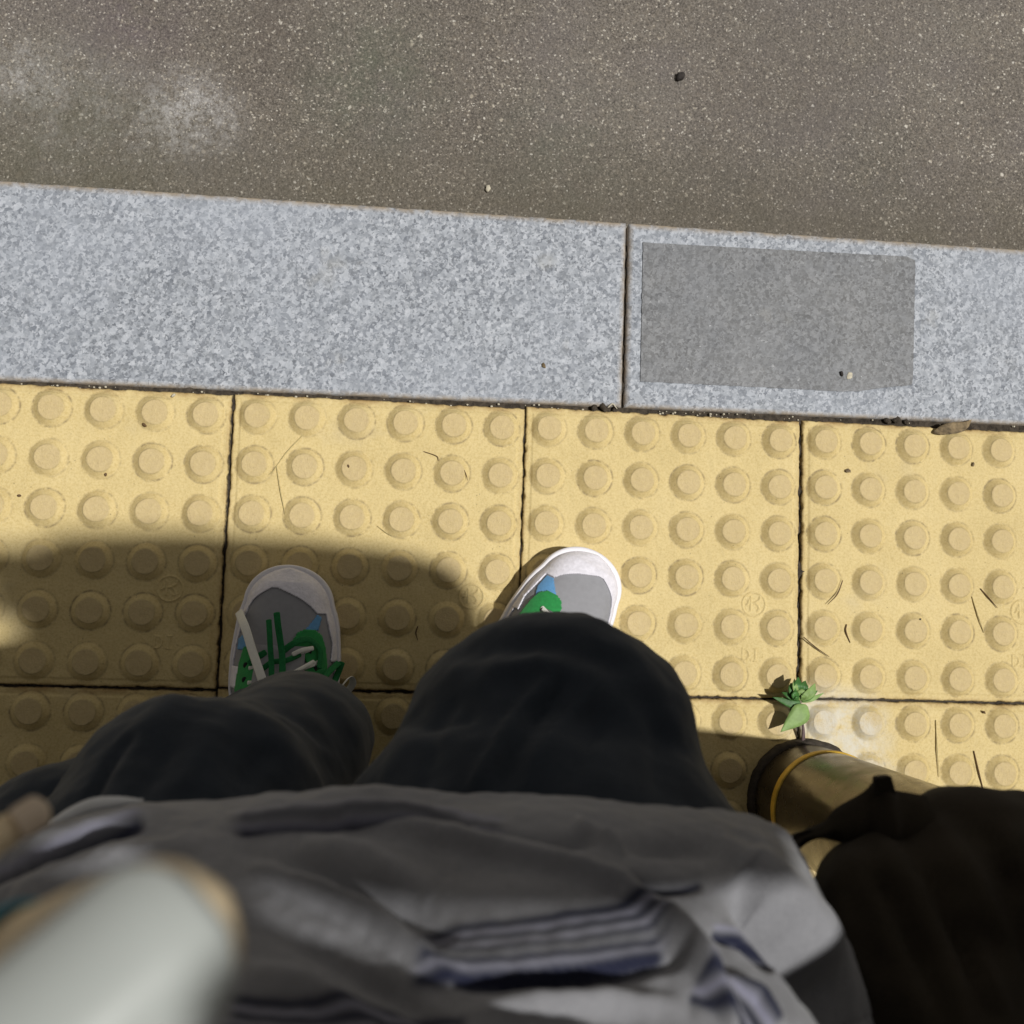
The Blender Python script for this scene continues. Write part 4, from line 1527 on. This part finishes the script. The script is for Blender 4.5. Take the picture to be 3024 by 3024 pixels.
        ribbon("white_lace", [(52, 128, 70), (60, 112, 78), (67, 103, 76), (70, 108, 70), (66, 116, 64), (58, 122, 62)], 6.5, M_wlace, up_=(1, .3, 0))
    return sh


shoe((-.3795, -.0300), math.radians(-1), False, "shaded shoe with the long white ribbon lace", False)
shoe((-.0725, -.0055), math.radians(-27), True, "brightly lit shoe turned outwards", True)

# ------------------------------------------------------------------ bag and bench
bag = empty("bag", (-.02, -.27, .45))
tag(bag, "black cloth bag with soft folds lying beside the person's shirt", "bag")
bp = [
    tb([WD(1668, 1700, .47), WD(1700, 1830, .46), WD(1790, 2000, .45)], [.033, .044, .055], m_=12, n=28),
    tb([WD(1755, 1720, .475), WD(1810, 1712, .48), WD(1960, 1730, .48)], [.044, .056, .058], m_=12, n=28),
    tb([WD(1830, 1800, .50), WD(1870, 1900, .49), WD(1910, 2060, .48)], [.07, .075, .08], m_=12, n=28),
    ellipsoid((.015, -.33, .52), (.065, .10, .068)),
    ellipsoid((-.01, -.37, .53), (.075, .13, .075)),
]
V, q, N = fuse(bp, .004, 14)
V = V + N * (.003 * wob(V, .07, 71, 3))[:, None]
pp = proj(V)
fold = np.zeros(len(V))
for L, w, a_, sk in [
    ([(1640, 1570), (1650, 1640), (1700, 1720), (1760, 1850), (1800, 1960)], 22, -.008, 0),
    ([(1600, 1600), (1580, 1680), (1600, 1780), (1660, 1900)], 24, .006, 0),
    ([(1750, 1530), (1820, 1640), (1880, 1760), (1932, 1880)], 26, .006, 0),
    ([(1690, 1560), (1760, 1660), (1830, 1800), (1870, 1950)], 18, -.006, 0),
    ([(1800, 1700), (1840, 1800), (1900, 1930)], 14, .005, 1),
    ([(1860, 1560), (1900, 1650), (1940, 1700)], 16, -.005, 0),
]:
    fold += ridge(L, w, a_, sk)
V = V + N * fold[:, None]
bo = np.array(bag.location)
quads("pouch", V - bo, q, M_bag, bag)
# stiff flap reaching over towards the bollard, with a square tab
fp = [(1478, 1598, .49), (1512, 1573, .49), (1548, 1550, .485), (1583, 1524, .48), (1633, 1487, .475), (1658, 1478, .47), (1693, 1492, .47), (1745, 1500, .47)]
fi = [(1480, 1604, .49), (1520, 1582, .49), (1556, 1584, .485), (1600, 1592, .48), (1640, 1605, .475), (1680, 1620, .47), (1720, 1640, .47), (1780, 1650, .47)]
up_ = spline(np.array([WD(*p) for p in fp]), 30)
in_ = spline(np.array([WD(*p) for p in fi]), 30)
Vf = []
for i, p in enumerate(up_):
    for k in np.linspace(0, 1, 8):
        Vf.append(p + (in_[i] - p) * k + np.array([0, 0, .006 * math.sin(math.pi * k) + .002 * math.sin(i * .9 + k * 3)]))
Ff = [(i * 8 + j, i * 8 + j + 1, (i + 1) * 8 + j + 1, (i + 1) * 8 + j) for i in range(29) for j in range(7)]
o = mesh_obj("flap", np.array(Vf) - bo, Ff, M_bag, bag)
o.modifiers.new("thick", 'SOLIDIFY').thickness = .004
c4 = [WD(1654, 1467, .462), WD(1684, 1463, .462), WD(1694, 1500, .468), WD(1655, 1500, .468)]
Vt = np.array(c4 + [p - np.array([0, 0, .006]) for p in c4]) - bo
o = mesh_obj("tab", Vt, [(0, 1, 2, 3), (7, 6, 5, 4), (0, 4, 5, 1), (1, 5, 6, 2), (2, 6, 7, 3), (3, 7, 4, 0)], M_bag, bag, smooth=False)
bv_ = o.modifiers.new("bev", 'BEVEL')
bv_.width = .0015
bv_.segments = 3

bench = empty("bench", (-.35, -.45, 0))
tag(bench, "dark slatted metal bench the person and the bag rest on", "bench")


def box(x0, x1, y0, y1, z0, z1):
    V = [(x, y, z) for z in (z0, z1) for y in (y0, y1) for x in (x0, x1)]
    return np.array(V, float), [(0, 2, 3, 1), (4, 5, 7, 6), (0, 1, 5, 4), (1, 3, 7, 5), (3, 2, 6, 7), (2, 0, 4, 6)]


V, Fc = merge([box(-.55, .41, -.16 + k * .082 - .005, -.16 + k * .082 + .068, .405, .428) for k in range(4)])
V[:, 1] -= .04
o = mesh_obj("seat", V, Fc, M_bench, bench, smooth=False)
for x in (-.45, .30):
    V, Fc = merge([box(x - .02, x + .02, -.18, -.14, 0, .405), box(x - .02, x + .02, .06, .10, 0, .405), box(x - .02, x + .02, -.14, .06, .36, .40)])
    mesh_obj("leg", V, Fc, M_bench, bench, smooth=False)

# unseen dark wall, added to block sky light behind and right of the bench
M_block = plain("dark_sky_block", (.03, .029, .027), .9, .3, 12, .6, 60, .004)
V, Fc = merge([box(-3.0, 1.62, -1.45, -1.30, -.02, 2.05), box(1.47, 1.62, -1.30, .10, -.02, 2.05)])
o = mesh_obj("sky_block_wall", V, Fc, M_block, None, smooth=False)
tag(o, "dark wall out of view, added to block sky light from behind and right", "wall")
